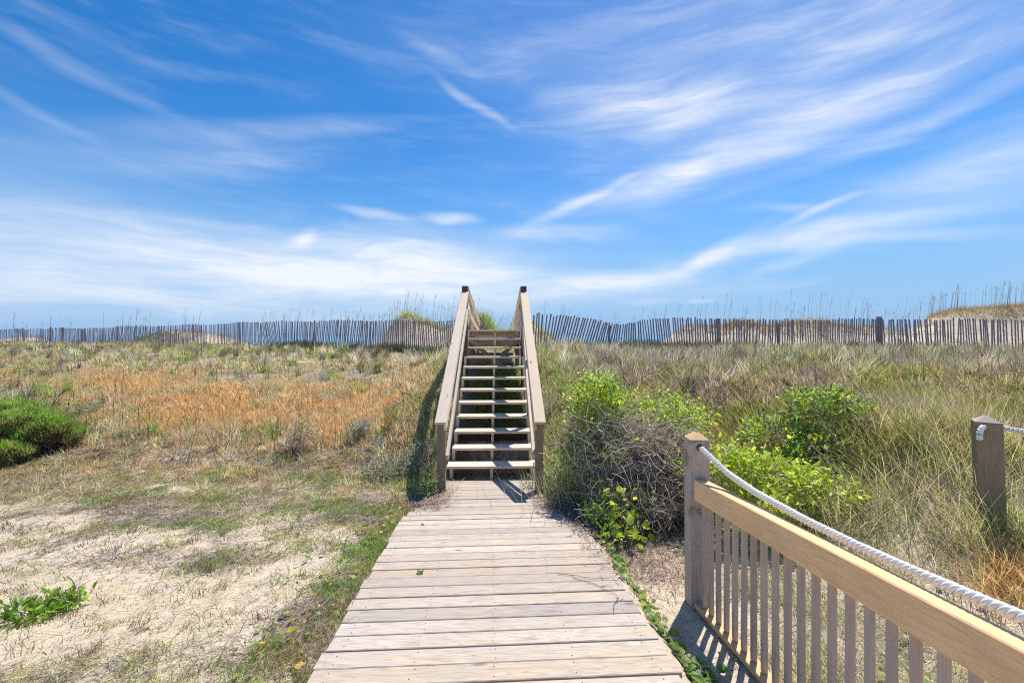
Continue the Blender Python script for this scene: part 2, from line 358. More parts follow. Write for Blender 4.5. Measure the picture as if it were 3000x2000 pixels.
# ------------------------------------------------------------------ cover masks on the ground
def orange_mask(X, Y):
    Z = terrain(X, Y, False); px, py = px_of(X, np.maximum(Y, .3), Z)
    n = fbm(X * .45, Y * .45, 2, 4); m = 0
    for (cx, cy, rx, ry, a) in [(800, 1190, 430, 66, 1.5), (1110, 1230, 170, 68, 1.5), (260, 1130, 260, 32, .8), (560, 1112, 260, 26, .75), (1200, 1110, 90, 26, .7), (430, 1205, 150, 36, .9)]:
        m = m + a * np.exp(-((px - cx) / rx) ** 2 - ((py - cy) / ry) ** 2)
    n2 = fbm(X * 1.6, Y * 1.1, 4, 3); return np.clip(m * .85 * sst(.22, .55, n) * (.35 + 1.1 * sst(.35, .6, n2)), 0, 1) * (Y < 22)
def edge_dist(X, Y):   # distance outside the edges of the boardwalk
    return np.abs(X + .0558 * Y - .04) - .96
def cover_mask(X, Y):
    """0 = bare sand, 1 = closed cover"""
    n = fbm(X * .9, Y * .9, 4, 4); n2 = fbm(X * 3.1, Y * 3.1, 6, 3)
    left = np.interp(Y, [0, 2, 3, 4.2, 5.2, 7.5, 8.5, 60], [.44, .42, .20, .34, .66, .78, 1.0, 1])
    right = np.interp(Y, [0, 2, 3.6, 4.5, 5.5, 60], [.30, .34, .42, .8, 1, 1])
    w = sst(-.6, 1.2, X); base = left * (1 - w) + right * w
    ed = edge_dist(X, Y); base = base + .40 * (ed < .55) * (X < 0) * (ed > -.05) * (1 - sst(.2, .55, ed))
    base = np.where((X > 0) & (ed < .9) & (Y > 2.4) & (Y < 3.6), base - .12, base)
    e = Y - fence_y(X); base = np.where(e > 1.5, .22 + .5 * sst(.35, .9, terrain(X, Y, False) - 1.5), base)
    return np.clip(base + (n - .5) * 1.25 + (n2 - .5) * .5, 0, 1.2)

# ------------------------------------------------------------------ the setting: ground, water
def axis(fine0, fine1, step, lo, hi, grow):
    a = list(np.arange(fine0, fine1, step)); s = step
    while a[-1] < hi: s *= grow; a.append(a[-1] + s)
    s = step; b = []
    x = fine0
    while x > lo: s *= grow; x -= s; b.append(x)
    return np.array(b[::-1] + a)
gx = axis(-6, 6.5, .05, -2500, 2500, 1.035); gy = axis(1.2, 9.5, .05, -2500, 3500, 1.03)
GX, GY = np.meshgrid(gx, gy); GZ = terrain(GX, GY)
V = np.stack([GX, GY, GZ], -1).reshape(-1, 3); nx, ny = len(gx), len(gy)
ii = (np.arange(ny - 1)[:, None] * nx + np.arange(nx - 1)[None]).ravel()
Q = np.stack([ii, ii + 1, ii + nx + 1, ii + nx], 1)
me = raw_mesh('ground', V, Q, M['ground'], {'cover': ('FLOAT', cover_mask(GX, GY).ravel()), 'ochre': ('FLOAT', orange_mask(GX, GY).ravel())}, True)
tag(link('ground', me), kind='structure')
m, N = mat('sea_water'); t = N.n('ShaderNodeTexCoord').outputs['Object']
wnz = N.noise(t, .35, 5, .6)
finish(N, (.10, .27, .40, 1), .25, wnz, .25, .1, .5)
me = raw_mesh('water', np.array([(-4000, 45, -3.2), (4000, 45, -3.2), (4000, 8000, -3.2), (-4000, 8000, -3.2)]), np.array([(0, 1, 2, 3)]), m)
tag(link('water', me), kind='structure')

# ------------------------------------------------------------------ boardwalk
def wk(a, b, dz=0.0):      # a along, b to the right of its centre line
    return Vector((.04 - .0558 * a + b, a + .0558 * b, SL * a + dz))
wax = Vector((1, .0558, 0)).normalized(); way = Vector((-.0558, 1, SL)).normalized(); waz = wax.cross(way)
deck = MB(); a = .35; pitch = .1448; k = 0
while a < 6.42:
    L = -.96 + random.uniform(-.014, .014); Rr_ = .96 + random.uniform(-.014, .014)
    if a > 4.75: L = float(np.interp(a, [4.75, 4.9, 5.2, 5.4], [-.95, -.90, -.78, -.64]))
    if a > 4.0: Rr_ = float(np.interp(a, [4.0, 4.35, 4.7, 5.4], [.95, .90, .80, .66]))
    wd = pitch - random.uniform(.007, .013); c = wk(a + pitch / 2, (L + Rr_) / 2, -.018 + random.uniform(-.003, .003))
    tilt = random.uniform(-.012, .012); yaw = random.uniform(-.0022, .0022)
    ax = (wax + way * yaw).normalized(); ay = (way - wax * yaw + waz * tilt).normalized(); az_ = ax.cross(ay)
    deck.beam(c, ax, ay, az_, (Rr_ - L) / 2, wd / 2, .018, .004)
    top = c + az_ * .0181
    for bb in (-.86, -.43, .0, .43, .86):
        if L + .03 < bb < Rr_ - .03:
            for s_ in (-1, 1):
                p = top + ax * (bb - (L + Rr_) / 2 + random.uniform(-.012, .012)) + ay * (s_ * wd * .28 + random.uniform(-.006, .006)) + az_ * .0006
                rr = .0042
                vs = [p + ax * rr * math.cos(t_) + ay * rr * math.sin(t_) for t_ in [i * math.pi / 4 for i in range(8)]]
                deck.add(vs, [tuple(range(8))], [(0, 0, 0)] * 8, .5, 1)
    a += pitch; k += 1
for bb in (-.86, -.43, 0, .43, .86):
    hi = 6.4 if abs(bb) < .5 else 4.3
    deck.bar(wk(.35, bb, -.085), wk(hi, bb, -.085), .04, .09)
for (a_, b_, ln_, wd_) in ((2.62, .28, .16, .008), (4.1, -.2, .10, .005), (3.2, .55, .08, .004)):      # splits in the boards
    c = wk(a_, b_, .0014); vs = [c - wax * ln_, c + way * wd_ * .5, c + wax * ln_ * .8, c - way * wd_ * .4]
    deck.add(vs, [(0, 3, 2, 1)], [(0, 0, 0)] * 4, .5, 1)
o = deck.build('boardwalk', [M['deck'], M['nail']]); tag(o, kind='structure')

# ------------------------------------------------------------------ wooden staircase over the dune
def S(a, b, z): return Vector((-.0248 * a - .138 + b, a + .0248 * b, z))
sx_ = (S(1, 0, 0) - S(0, 0, 0)); sax = Vector((1, .0248, 0)).normalized(); say = Vector((-.0248, 1, 0)).normalized(); saz = Vector((0, 0, 1))
st = thing('staircase', 'weathered wooden beach staircase with twelve open steps climbing the dune', 'stairs', S(6.4, 0, -.5))
RUN, RISE, A1, Z1 = .3155, .1845, 6.40, -.315
for i in range(11):
    mb = MB(); hw = .655 if i == 0 else .607; d0 = A1 + i * RUN; z = Z1 + i * RISE
    for (u0, u1) in ((0, .142), (.147, .289)):
        mb.beam(S(d0 + (u0 + u1) / 2, 0, z - .019 + random.uniform(-.0015, .0015)), sax, say, saz, hw + random.uniform(-.004, .004), (u1 - u0) / 2, .019, .004)
    mb.build('tread', M['stair'], st)
for bb in (-.588, 0.0, .588):
    mb = MB(); prof = []
    for i in range(11):
        d0 = A1 + .022 + i * RUN; z = Z1 - .0385 + i * RISE
        prof += [(d0, z - RISE + (.03 if i == 0 else 0)), (d0, z)]
    dE = A1 + .022 + 11 * RUN; prof += [(dE, Z1 - .0385 + 10 * RISE), (dE, Z1 + 11 * RISE - .06)]
    prof += [(dE + .05, Z1 + 11 * RISE - .06), (dE + .05, Z1 + 8.9 * RISE), (A1 + .33, Z1 - .0385 - RISE + .03)]
    n = len(prof); vs = [S(p[0], bb - .02, p[1]) for p in prof] + [S(p[0], bb + .02, p[1]) for p in prof]
    fs = [tuple(range(n)), tuple(range(2 * n - 1, n - 1, -1))] + [(i, i + n, (i + 1) % n + n, (i + 1) % n) for i in range(n)]
    gcs = [(p[0] * 1.1, p[1], bb) for p in prof] * 2
    mb.add(vs, fs, gcs, .4); o = mb.build('stringer', M['stair'], st)
for sgn in (-1, 1):
    b0, b1 = sgn * .636, sgn * .605
    def wall_b(a_): return b0 + (b1 - b0) * (a_ - 5.76) / 3.24
    cap0, cap1 = S(5.62, b0, .455), S(9.02, b1, 2.465)
    for (a_, top, w_, mt) in ((5.76, .49, .105, 'brown'), (7.45, 1.49, .09, 'brown')):
        g0 = float(terrain(*S(a_, wall_b(a_), 0)[:2])) - .25
        MB().bar(S(a_, wall_b(a_), g0), S(a_, wall_b(a_), top), w_, w_, up=(0, 1, 0)).build('post', M[mt], st)
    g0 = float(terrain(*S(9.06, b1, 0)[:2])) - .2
    MB().bar(S(9.07, b1, g0), S(9.07, b1, 2.60), .115, .10, up=(0, 1, 0)).build('post', M['dark'], st)  # top post: colour carries its shaded front and dark end grain
    MB().bar(cap0, cap1, .15, .038, ch=.008).build('handrail', M['stair'], st)
    MB().bar(cap0 + Vector((-sgn * .052, .06, -.066)), cap1 + Vector((-sgn * .052, 0, -.066)), .036, .085).build('handrail_support', M['stair'], st)
    MB().bar(S(5.74, sgn * .565, -.012), S(8.98, sgn * .545, 2.09), .038, .095).build('mid_rail', M['stair'], st)
    # walkway rails past the top of the flight
    b2 = sgn * .60
    MB().bar(S(9.12, b2, 2.585), S(14.3, b2, 2.02), .135, .036).build('walkway_handrail', M['stair'], st)
    MB().bar(S(9.13, b2 - sgn * .04, 2.51), S(14.3, b2 - sgn * .04, 1.945), .036, .09).build('walkway_handrail_support', M['stair'], st)
    MB().bar(S(9.13, b2 - sgn * .055, 2.08), S(14.2, b2 - sgn * .055, 1.66), .036, .10).build('walkway_mid_rail', M['stair'], st)
    for a_, tp in ((11.3, 2.32), (14.1, 2.02)):
        g0 = float(terrain(*S(a_, b2, 0)[:2])) - .2
        MB().bar(S(a_, b2, g0), S(a_, b2, tp), .085, .085, up=(0, 1, 0)).build('post', M['stair'], st)
    MB().bar(S(9.86, sgn * .585, 1.60), S(10.7, sgn * .585, 1.60), .04, .16).build('landing_beam', M['stair'], st)
    # diagonal brace under the top
    MB().bar(S(9.75, -sgn * .56, .55), S(9.75 + .05 * sgn, sgn * .56, 1.50), .09, .036, up=(0, 1, 0)).build('diagonal_brace', M['grey'], st)
    g0 = float(terrain(*S(9.85, sgn * .52, 0)[:2])) - .2
    MB().bar(S(9.92, sgn * .50, g0), S(9.92, sgn * .50, 1.62), .09, .09, up=(0, 1, 0)).build('post', M['brown'], st)
mb = MB()
for i in range(32):
    a_ = 9.87 + i * .146; z = 1.715 - max(0, a_ - 10.6) * .115
    mb.beam(S(a_ + .07, 0, z - .019), sax, say, saz, .60, .069, .019, .004)
mb.build('landing_deck', M['stair'], st)
MB().bar(S(9.93, -.56, 1.52), S(9.93, .56, 1.52), .038, .14, up=(0, 0, 1)).build('landing_crossbeam', M['stair'], st)
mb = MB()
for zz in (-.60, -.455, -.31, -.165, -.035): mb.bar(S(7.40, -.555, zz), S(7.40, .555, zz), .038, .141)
o = mb.build('shade_board', M['dark'], st)  # dark boards added to put shade into the lower step gaps

# ------------------------------------------------------------------ rope fence by the walk
def fx(Y, dx0=0.0): return 1.545 + dx0 - .0558 * Y
fo = thing('rope_fence', 'low fence with square post, tan top rail and thin grey balusters beside the boardwalk', 'fence', (fx(3.27), 3.27, -.45))
def pyramid_post(name, cx, cy, z0, z1, w, rot, mt, par, apex=.055, tilt=(0, 0)):
    mb = MB(); h = w / 2
    ax = Vector((math.cos(rot), math.sin(rot), 0)); ay = Vector((-math.sin(rot), math.cos(rot), 0)); up = Vector((tilt[0], tilt[1], 1)).normalized()
    mb.beam(Vector((cx, cy, z0)) + up * (z1 - z0) / 2, up, ax, ay, (z1 - z0) / 2, h, h, .004)
    c = Vector((cx, cy, z0)) + up * (z1 - z0 + .0005); e = h - .002; s2 = .012
    vs = [c + ax * (p * e) + ay * (q * e) for p, q in ((-1, -1), (1, -1), (1, 1), (-1, 1))] + [c + up * apex + ax * (p * s2) + ay * (q * s2) for p, q in ((-1, -1), (1, -1), (1, 1), (-1, 1))]
    mb.add(vs, [(0, 1, 5, 4), (1, 2, 6, 5), (2, 3, 7, 6), (3, 0, 4, 7), (4, 5, 6, 7), (3, 2, 1, 0)], [(v.x * 9, v.y * 9, v.z) for v in vs], .6, 1)
    return mb.build(name, [M[mt], M['tan'] if mt == 'mould' else M['grey']], par)
pyramid_post('post', 1.38, 3.27, -.75, .815, .14, -.0558, 'mould', fo, .05, (-.006, 0))
def disc(name, c, nrm, rad, mt, par):
    nrm = Vector(nrm).normalized(); u = nrm.cross(Vector((0, .3, 1))).normalized(); w = nrm.cross(u); mb = MB(); vs = []
    for h_ in (-.004, .0015): vs += [Vector(c) + nrm * h_ + (u * math.cos(t) + w * math.sin(t)) * rad for t in [i * math.pi / 6 for i in range(12)]]
    mb.add(vs, [tuple(range(12)), tuple(range(12, 24))] + [(i, (i + 1) % 12, 12 + (i + 1) % 12, 12 + i) for i in range(12)], [(0, 0, 0)] * 24, .5)
    return mb.build(name, M[mt], par)
disc('bolt_head', (1.371, 3.27, .8665), (0, 0, 1), .014, 'nail', fo)
disc('rope_hole', (1.366, 3.1985, .762), (.056, -1, 0), .026, 'nail', fo)
def F3(Y, off, dx0=0.0): return Vector((fx(Y, dx0), Y, off + SL * Y))
MB().bar(F3(3.30, .785 - .075), F3(.55, .785 - .075), .085, .15, ch=.006).build('top_rail', M['tan'], fo)
MB().bar(F3(3.24, -.13), F3(.55, -.13), .085, .038, ch=.005).build('bottom_rail', M['tan'], fo)
Yb = 3.135
while Yb > .62:
    x_ = fx(Yb); t_ = random.uniform(-.006, .006)
    MB().bar(Vector((x_, Yb, -.108 + SL * Yb)), Vector((x_ + t_, Yb + t_, .634 + SL * Yb)), .028, .028, up=(0, 1, 0), ch=.002).build('baluster', M['grey'], fo)
    Yb -= .0968
MB().bar(F3(.5, -.4), F3(.5, 1.05), .14, .14, up=(0, 1, 0)).build('post', M['mould'], fo)

def rope_mesh(path, R_=.0205, pitch_=.074, sides=9):
    P = np.array(path, float); d = np.r_[0, np.cumsum(np.linalg.norm(np.diff(P, axis=0), axis=1))]
    n = int(d[-1] / .007); t = np.linspace(0, d[-1], n); P = np.stack([np.interp(t, d, P[:, i]) for i in range(3)], 1)
    for _ in range(14): P[1:-1] = (P[:-2] + 2 * P[1:-1] + P[2:]) / 4
    T = np.gradient(P, axis=0); T /= np.linalg.norm(T, axis=1)[:, None]
    U = np.cross(T, np.array([0, 0, 1.])); U /= np.maximum(np.linalg.norm(U, axis=1), 1e-6)[:, None]; Vv = np.cross(U, T)
    vs = []; fs = []; gc = []
    for s_ in range(3):
        ph = 2 * np.pi * (t / pitch_ + s_ / 3)
        C = P + (U * np.cos(ph)[:, None] + Vv * np.sin(ph)[:, None]) * R_ * .5
        base = len(vs) * 0 + sum(len(v) for v in vs)
        rr = R_ * .545; an = np.arange(sides) * 2 * np.pi / sides
        ring = C[:, None, :] + (U[:, None, :] * np.cos(an)[None, :, None] + Vv[:, None, :] * np.sin(an)[None, :, None]) * rr * (1 + .05 * rng.standard_normal((n, sides, 1)))
        vs.append(ring.reshape(-1, 3))
        g = np.stack([np.repeat(t, sides), np.tile(np.cos(an) * rr, n), np.tile(np.sin(an) * rr, n)], 1) + s_ * 3; gc.append(g)
        i = np.arange(n - 1)[:, None]; j = np.arange(sides)[None]
        fs.append(np.stack([base + i * sides + j, base + i * sides + (j + 1) % sides, base + (i + 1) * sides + (j + 1) % sides, base + (i + 1) * sides + j], -1).reshape(-1, 4))
    return raw_mesh('rope', np.concatenate(vs), np.concatenate(fs), M['rope'], {'gc': ('FLOAT_VECTOR', np.concatenate(gc))}, True)
rp = [(1.372, 3.30, .77), (1.372, 3.19, .757)]
for Y_, of in ((2.94, .884), (2.63, .838), (2.2, .812), (1.89, .807), (1.65, .811), (1.47, .818), (1.32, .826), (1.1, .85), (.8, .91), (.52, .98)):
    rp.append((fx(Y_, .052), Y_, of + .010 + SL * Y_))
o = link('rope', rope_mesh(rp)); tag(o, 'thick white twisted rope sagging over the tan fence rail', 'rope')
# dark drill hole round the rope
# second rope post up the bank
FPY = 3.5; FPX = at(2900, FPY); g0 = float(terrain(FPX, FPY))
fp = pyramid_post('rope_post', FPX + .012, FPY, g0 - .3, .895, .152, -.62, 'farpost', None, .045, (-.035, 0))
tag(fp, 'dark brown square post with pyramid top standing in tall grass on the right', 'post')
zt = zat(1250, FPY)
knot = [(FPX - .05, FPY - .02, zt + .012), (FPX - .105, FPY - .045, zt + .012), (FPX - .140, FPY - .06, zt - .005), (FPX - .150, FPY - .065, zt - .04), (FPX - .142, FPY - .06, zt - .085)]
r2 = [(FPX + .02, FPY + .02, zt + .0), (FPX + .1, FPY - .0, zt - .005), (FPX + .35, FPY - .16, zt - .05), (FPX + .8, FPY - .5, zt - .12), (FPX + 1.6, FPY - 1.0, zt - .02)]
o = link('rope', rope_mesh(knot, .0195)); 
o2 = link('rope_run', rope_mesh(r2, .0185))
ro = thing('rope', 'white rope knotted round the dark brown post and running off to the right', 'rope', (FPX, FPY, zt))
o.name = 'knot_end'; parent(o, ro); parent(o2, ro)

# ------------------------------------------------------------------ slatted sand fences on the crest
def lean_at(X):
    l = (vn(X * .45, 3.3, 2) - .5) * .26 + (vn(X * 1.7, 9.3, 3) - .5) * .10
    l += .24 * math.exp(-((X - 2.2) / 1.5) ** 2) + .10 * math.exp(-((X - 13) / 2.6) ** 2) + .05 * math.exp(-((X + 24) / 6) ** 2) - .22 * math.exp(-((X + 12.4) / .8) ** 2)
    return float(l)
def sand_fence(x0, x1, label, keep_from, posts):
    root = thing('sand_fence', label, 'fence', (x0, float(fence_y(x0)), float(terrain(x0, fence_y(x0)))))
    xs = []; x = x0; sg = 1 if x1 > x0 else -1
    while (x - x1) * sg < 0:
        yy0 = float(fence_y(x)); slope = (float(fence_y(x + .1)) - yy0) / .1
        xs.append(x); x += sg * .106 / math.hypot(1, slope) * random.uniform(.82, 1.22)
        if random.random() < .012: x += sg * .07
    rest = MB(); path = []
    for i, x in enumerate(xs):
        y = float(fence_y(x)) + (vn(x * .8, 1.1, 5) - .5) * .35; zt_ = float(np.interp(x, fenceX, fenceT)) + (vn(x * .6, 2.2, 6) - .5) * .14 + random.gauss(0, .022)
        g = float(terrain(x, y)); ln = lean_at(x) + random.gauss(0, .018); H_ = zt_ - g + .12
        base = Vector((x - math.tan(ln) * H_ * .5, y, g - .12)); top = base + Vector((math.tan(ln) * H_, random.gauss(0, .03), H_))
        w_ = random.uniform(.046, .060); mb = MB() if i < 100 else rest
        ax = (top - base).normalized(); ay = Vector((1, (float(fence_y(x + .1)) - float(fence_y(x))) / .1, 0)).normalized()
        ay = (ay - ax * ay.dot(ax)).normalized(); az_ = ax.cross(ay)
        mb.beam((top + base) / 2, ax, ay, az_, (top - base).length / 2, w_ / 2, .005, .001)
        if i < 100: mb.build('slat', M['slat'], root)
        path.append((base, top))
    if rest.v: tag(rest.build('far_slats', M['slat'], root), kind='stuff')
    for f_ in (.30, .55, .80):
        mb = MB()
        for i in range(0, len(path) - 3, 3):
            p = path[i][0].lerp(path[i][1], f_) + Vector((0, -.012, 0)); q = path[i + 3][0].lerp(path[i + 3][1], f_) + Vector((0, -.012, 0))
            mb.bar(p, q, .004, .004, ch=.0005)
        mb.build('wire', M['wire'], root)
    for (px_, hh, w_) in posts:
        # find the x on the fence line whose photo column is px_
        cand = np.linspace(min(x0, x1), max(x0, x1), 4000); pxs = CX + F * cand / fence_y(cand); x = float(cand[np.argmin(np.abs(pxs - px_))])
        y = float(fence_y(x)) + .06; g = float(terrain(x, y)); t_ = float(np.interp(x, fenceX, fenceT)) + hh
        MB().bar(Vector((x, y, g - .3)), Vector((x + lean_at(x) * .5, y, t_)), w_, w_, up=(0, 1, 0)).build('post', M['slat'], root)
    return root
sand_fence(-1.05, -62, 'long grey slatted sand fence running left from the staircase along the dune crest', 0, [(67, .1, .10), (147, .12, .10), (182, .08, .10), (240, -.12, .10), (342, .02, .09), (565, .02, .07), (918, .0, .07)])
sand_fence(.72, 27, 'grey slatted sand fence on the right of the staircase, its slats leaning near the stairs', 0, [(2108, .0, .09), (2285, -.16, .07), (2580, .06, .14), (1780, -.12, .07)])

# ------------------------------------------------------------------ vegetation in bulk
def ribbons(P, H, Wd, azm, lean, curl, colr, seg=3, tipw=.12):
    n = len(P); H = np.broadcast_to(H, n); Wd = np.broadcast_to(Wd, n); azm = np.broadcast_to(azm, n); lean = np.broadcast_to(lean, n); curl = np.broadcast_to(curl, n)
    fa = rng.uniform(-.9, .9, n); wv_ = np.stack([np.cos(fa), np.sin(fa), np.zeros(n)], 1)
    pos = P.astype(float).copy(); V_ = np.empty((n, seg + 1, 2, 3))
    for k in range(seg + 1):
        t = k / seg; w = Wd * ((1 - t) ** .75 * (1 - tipw) + tipw) * .5
        V_[:, k, 0] = pos - wv_ * w[:, None]; V_[:, k, 1] = pos + wv_ * w[:, None]
        th = lean + curl * (t + .5 / seg); st_ = np.sin(th)
        pos = pos + np.stack([st_ * np.cos(azm), st_ * np.sin(azm), np.cos(th)], 1) * (H / seg)[:, None]
    b = (np.arange(n) * (seg + 1) * 2)[:, None]; qs = []
    for k in range(seg): qs.append(b + np.array([[2 * k, 2 * k + 1, 2 * k + 3, 2 * k + 2]]))
    Fq = np.stack(qs, 1).reshape(-1, 4)
    C = np.repeat(np.clip(colr, 0.005, 1), (seg + 1) * 2, axis=0)
    return V_.reshape(-1, 3), Fq, C
def leaves(P, D, L, Wd, colr, fold=.25):
    """kite-shaped folded leaves: base P, direction D, length L, width Wd"""
    n = len(P); D = D / np.linalg.norm(D, axis=1)[:, None]
    r = rng.standard_normal((n, 3)); r[:, 2] += 1.6; S_ = np.cross(D, r); S_ /= np.maximum(np.linalg.norm(S_, axis=1), 1e-6)[:, None]; Nn = np.cross(S_, D)
    L = np.broadcast_to(L, n)[:, None]; Wd = np.broadcast_to(Wd, n)[:, None]
    pts = []
    for (t, w) in ((0, 0), (.25, .42), (.6, .46), (1, 0)):
        pts.append(P + D * L * t + S_ * Wd * w + Nn * (fold * Wd * w - .12 * L * t * t)); 
    for (t, w) in ((.6, .46), (.25, .42)):
        pts.append(P + D * L * t - S_ * Wd * w + Nn * (fold * Wd * w - .12 * L * t * t))
    V_ = np.stack(pts, 1); b = (np.arange(n) * 6)[:, None]
    Fq = np.stack([b + np.array([[0, 1, 2, 3]]), b + np.array([[0, 3, 4, 5]])], 1).reshape(-1, 4)
    return V_.reshape(-1, 3), Fq, np.repeat(np.clip(colr, .005, 1), 6, axis=0)
def tubes(Ps, rad, colr):
    """Ps (n,k,3) centre lines -> three-sided stems"""
    n, k, _ = Ps.shape; T = np.gradient(Ps, axis=1); T /= np.maximum(np.linalg.norm(T, axis=2), 1e-9)[..., None]
    ref = rng.standard_normal((n, 1, 3)); U = np.cross(T, ref); U /= np.maximum(np.linalg.norm(U, axis=2), 1e-9)[..., None]; V2 = np.cross(T, U)
    tap = np.linspace(1, .45, k)[None, :, None, None]; an = np.arange(3) * 2 * np.pi / 3
    rad = np.broadcast_to(rad, n)[:, None, None, None]
    ring = Ps[:, :, None] + (U[:, :, None] * np.cos(an)[None, None, :, None] + V2[:, :, None] * np.sin(an)[None, None, :, None]) * rad * tap
    b = (np.arange(n) * k * 3)[:, None, None]; i = np.arange(k - 1)[None, :, None] * 3; j = np.arange(3)[None, None]
    Fq = np.stack([b + i + j, b + i + (j + 1) % 3, b + i + 3 + (j + 1) % 3, b + i + 3 + j], -1).reshape(-1, 4)
    return ring.reshape(-1, 3), Fq, np.repeat(np.clip(colr, .005, 1), k * 3, axis=0)
def merge(parts):
    V_, F_, C_ = [], [], []; o_ = 0
    for v, f, c in parts: V_.append(v); F_.append(f + o_); C_.append(c); o_ += len(v)
    return np.concatenate(V_), np.concatenate(F_), np.concatenate(C_)
def put(name, parts, material, par=None, **tags):
    v, f, c = merge(parts); o = link(name, raw_mesh(name, v, f, material, {'Col': ('FLOAT_COLOR', c)}), par); return tag(o, **tags)
def palette(n, cols, var=.18):
    c = np.array(cols, float)[rng.integers(0, len(cols), n)]; return c * (1 + var * rng.standard_normal((n, 1))) * (1 + .06 * rng.standard_normal((n, 3)))
def scatter(n, y0, y1, pw=1.6, xlo=-1.45, xhi=1.45):
    """points spread over the ground in view (and a margin), thinning with distance"""
    u = rng.random(n); q = 1 - pw + 1; q = 2 - pw
    Y = (y0 ** q + u * (y1 ** q - y0 ** q)) ** (1 / q); X = rng.uniform(xlo, xhi, n) * (Y + .4); return X, Y
def on(X, Y, dz=-.01): return np.stack([X, Y, terrain(X, Y) + dz], 1)
def clump(X, Y, n_per, r):
    X = np.repeat(X, n_per); Y = np.repeat(Y, n_per); return X + rng.normal(0, 1, len(X)) * r, Y + rng.normal(0, 1, len(Y)) * r
def tufts(X, Y, n_per, r_, hlo, hhi, wd, cols, l0, l1, c0, c1, seg=2, azm=None, var=.25, hmul=1.0, alt=None):
    """each tuft has its own colour, height and lean; cols = palette or an (n,3) array of tuft colours"""
    n = len(X); tc_ = palette(n, cols, var) if isinstance(cols, list) else cols; th_ = rng.uniform(hlo, hhi, n) * hmul; tl = rng.uniform(l0, l1, n); ta = rng.uniform(0, 6.28, n) if azm is None else azm
    Xr = np.repeat(X, n_per) + rng.normal(0, r_, n * n_per); Yr = np.repeat(Y, n_per) + rng.normal(0, r_, n * n_per); k = clear(Xr, Yr)
    Cr = np.repeat(tc_, n_per, 0) * (1 + .16 * rng.standard_normal((n * n_per, 1))); m = n * n_per
    H_ = np.repeat(th_, n_per) * rng.uniform(.45, 1.1, m); w_ = np.repeat(np.broadcast_to(wd, n), n_per)
    A_ = np.repeat(ta, n_per) + rng.normal(0, 1.0 if azm is None else .5, m); L_ = np.repeat(tl, n_per) * rng.uniform(.3, 1.5, m)
    return ribbons(on(Xr[k], Yr[k]), H_[k], w_[k], A_[k], L_[k], rng.uniform(c0, c1, m)[k], Cr[k], seg)
def clear(X, Y):
    """true where grass may stand: off the boards, off the stairs, in front of or around the fence"""
    ed = edge_dist(X, Y); w = np.where(Y > 4.8, .70, .96) - .02
    walk = (np.abs(X + .0558 * Y - .04) < w) & (Y < 6.5)
    walk |= (Y > 4.0) & (Y < 4.8) & (np.abs(X + .0558 * Y - .04) < .93 - np.clip(Y - 4.1, 0, 1) * .2)
    stairs = (np.abs(X + .0248 * Y + .138) < .68) & (Y >= 6.4) & (Y < 15)
    return ~(walk | stairs)
TAN = [(.74, .62, .40), (.62, .51, .31), (.82, .71, .50), (.52, .44, .26)]
GREY = [(.52, .46, .37), (.42, .36, .29), (.64, .57, .47), (.30, .24, .20)]
OLIVE = [(.40, .42, .13), (.49, .49, .17), (.56, .53, .24), (.30, .35, .11)]
GREEN = [(.22, .37, .07), (.31, .48, .09), (.40, .54, .13), (.17, .29, .06)]
ORNG = [(.80, .50, .21), (.86, .60, .30), (.70, .40, .15), (.86, .68, .40)]
LIME = [(.56, .68, .04), (.68, .78, .06), (.42, .56, .05), (.74, .80, .12)]

# 1. dune grass on the slopes (both sides), mixed dry and green
parts = []
X, Y = scatter(66000, 6.7, 40, 1.35, -1.35, 1.35)
om = orange_mask(X, Y); k = clear(X, Y) & (rng.random(len(X)) < .25 + .75 * sst(.3, .55, fbm(X * 1.3, Y * 1.3, 7, 3))) & (rng.random(len(X)) < sst(6.6, 8.6, Y + 2.2 * (fbm(X * .8, Y * .8, 1, 3) - .5) + 1.2 * (X > 0))) & (Y < fence_y(X) + 1.5) & ~((om > .18) & (rng.random(len(X)) < .88))
X, Y = X[k], Y[k]; n = len(X)
mix = fbm(X * .45, Y * .45, 3, 3) + .22 * (fbm(X * 2.2, Y * 2.2, 6, 2) - .5); rr = rng.random(n)
near_st = np.exp(-((np.abs(X + .35) - 1.2) / .9) ** 2) * (Y < 14); gr = (mix + .22 * (rr - .5) > np.where(X > 0, .535, .55)) | (rng.random(n) < near_st * .75)
gy_ = (fbm(X * .8, Y * .8, 1, 3) + .25 * (rng.random(n) - .5) > np.where(X > 0, .47, .55)) & ~gr
C = np.where(gr[:, None], palette(n, OLIVE + GREEN[:1], .28), np.where(gy_[:, None], palette(n, GREY + [(.22, .17, .15)], .28), palette(n, TAN, .25)))
C = C * np.where(X > .5, .82, 1.0)[:, None] * np.where(X > .5, 1.0, 1.0)[:, None] * np.array([1.03, 1.0, .90])
hs = (.08 + .18 * sst(.35, .75, fbm(X * .8, Y * .8, 5, 3))) * np.interp(Y, [7, 9, 20], [.75, 1.0, 1.2]) * (1 - .35 * near_st)
parts.append(tufts(X, Y, 6, .05, .5, 1.25, .007 + .0010 * Y, C, .2, 1.15, .1, .9, 2, hmul=hs))
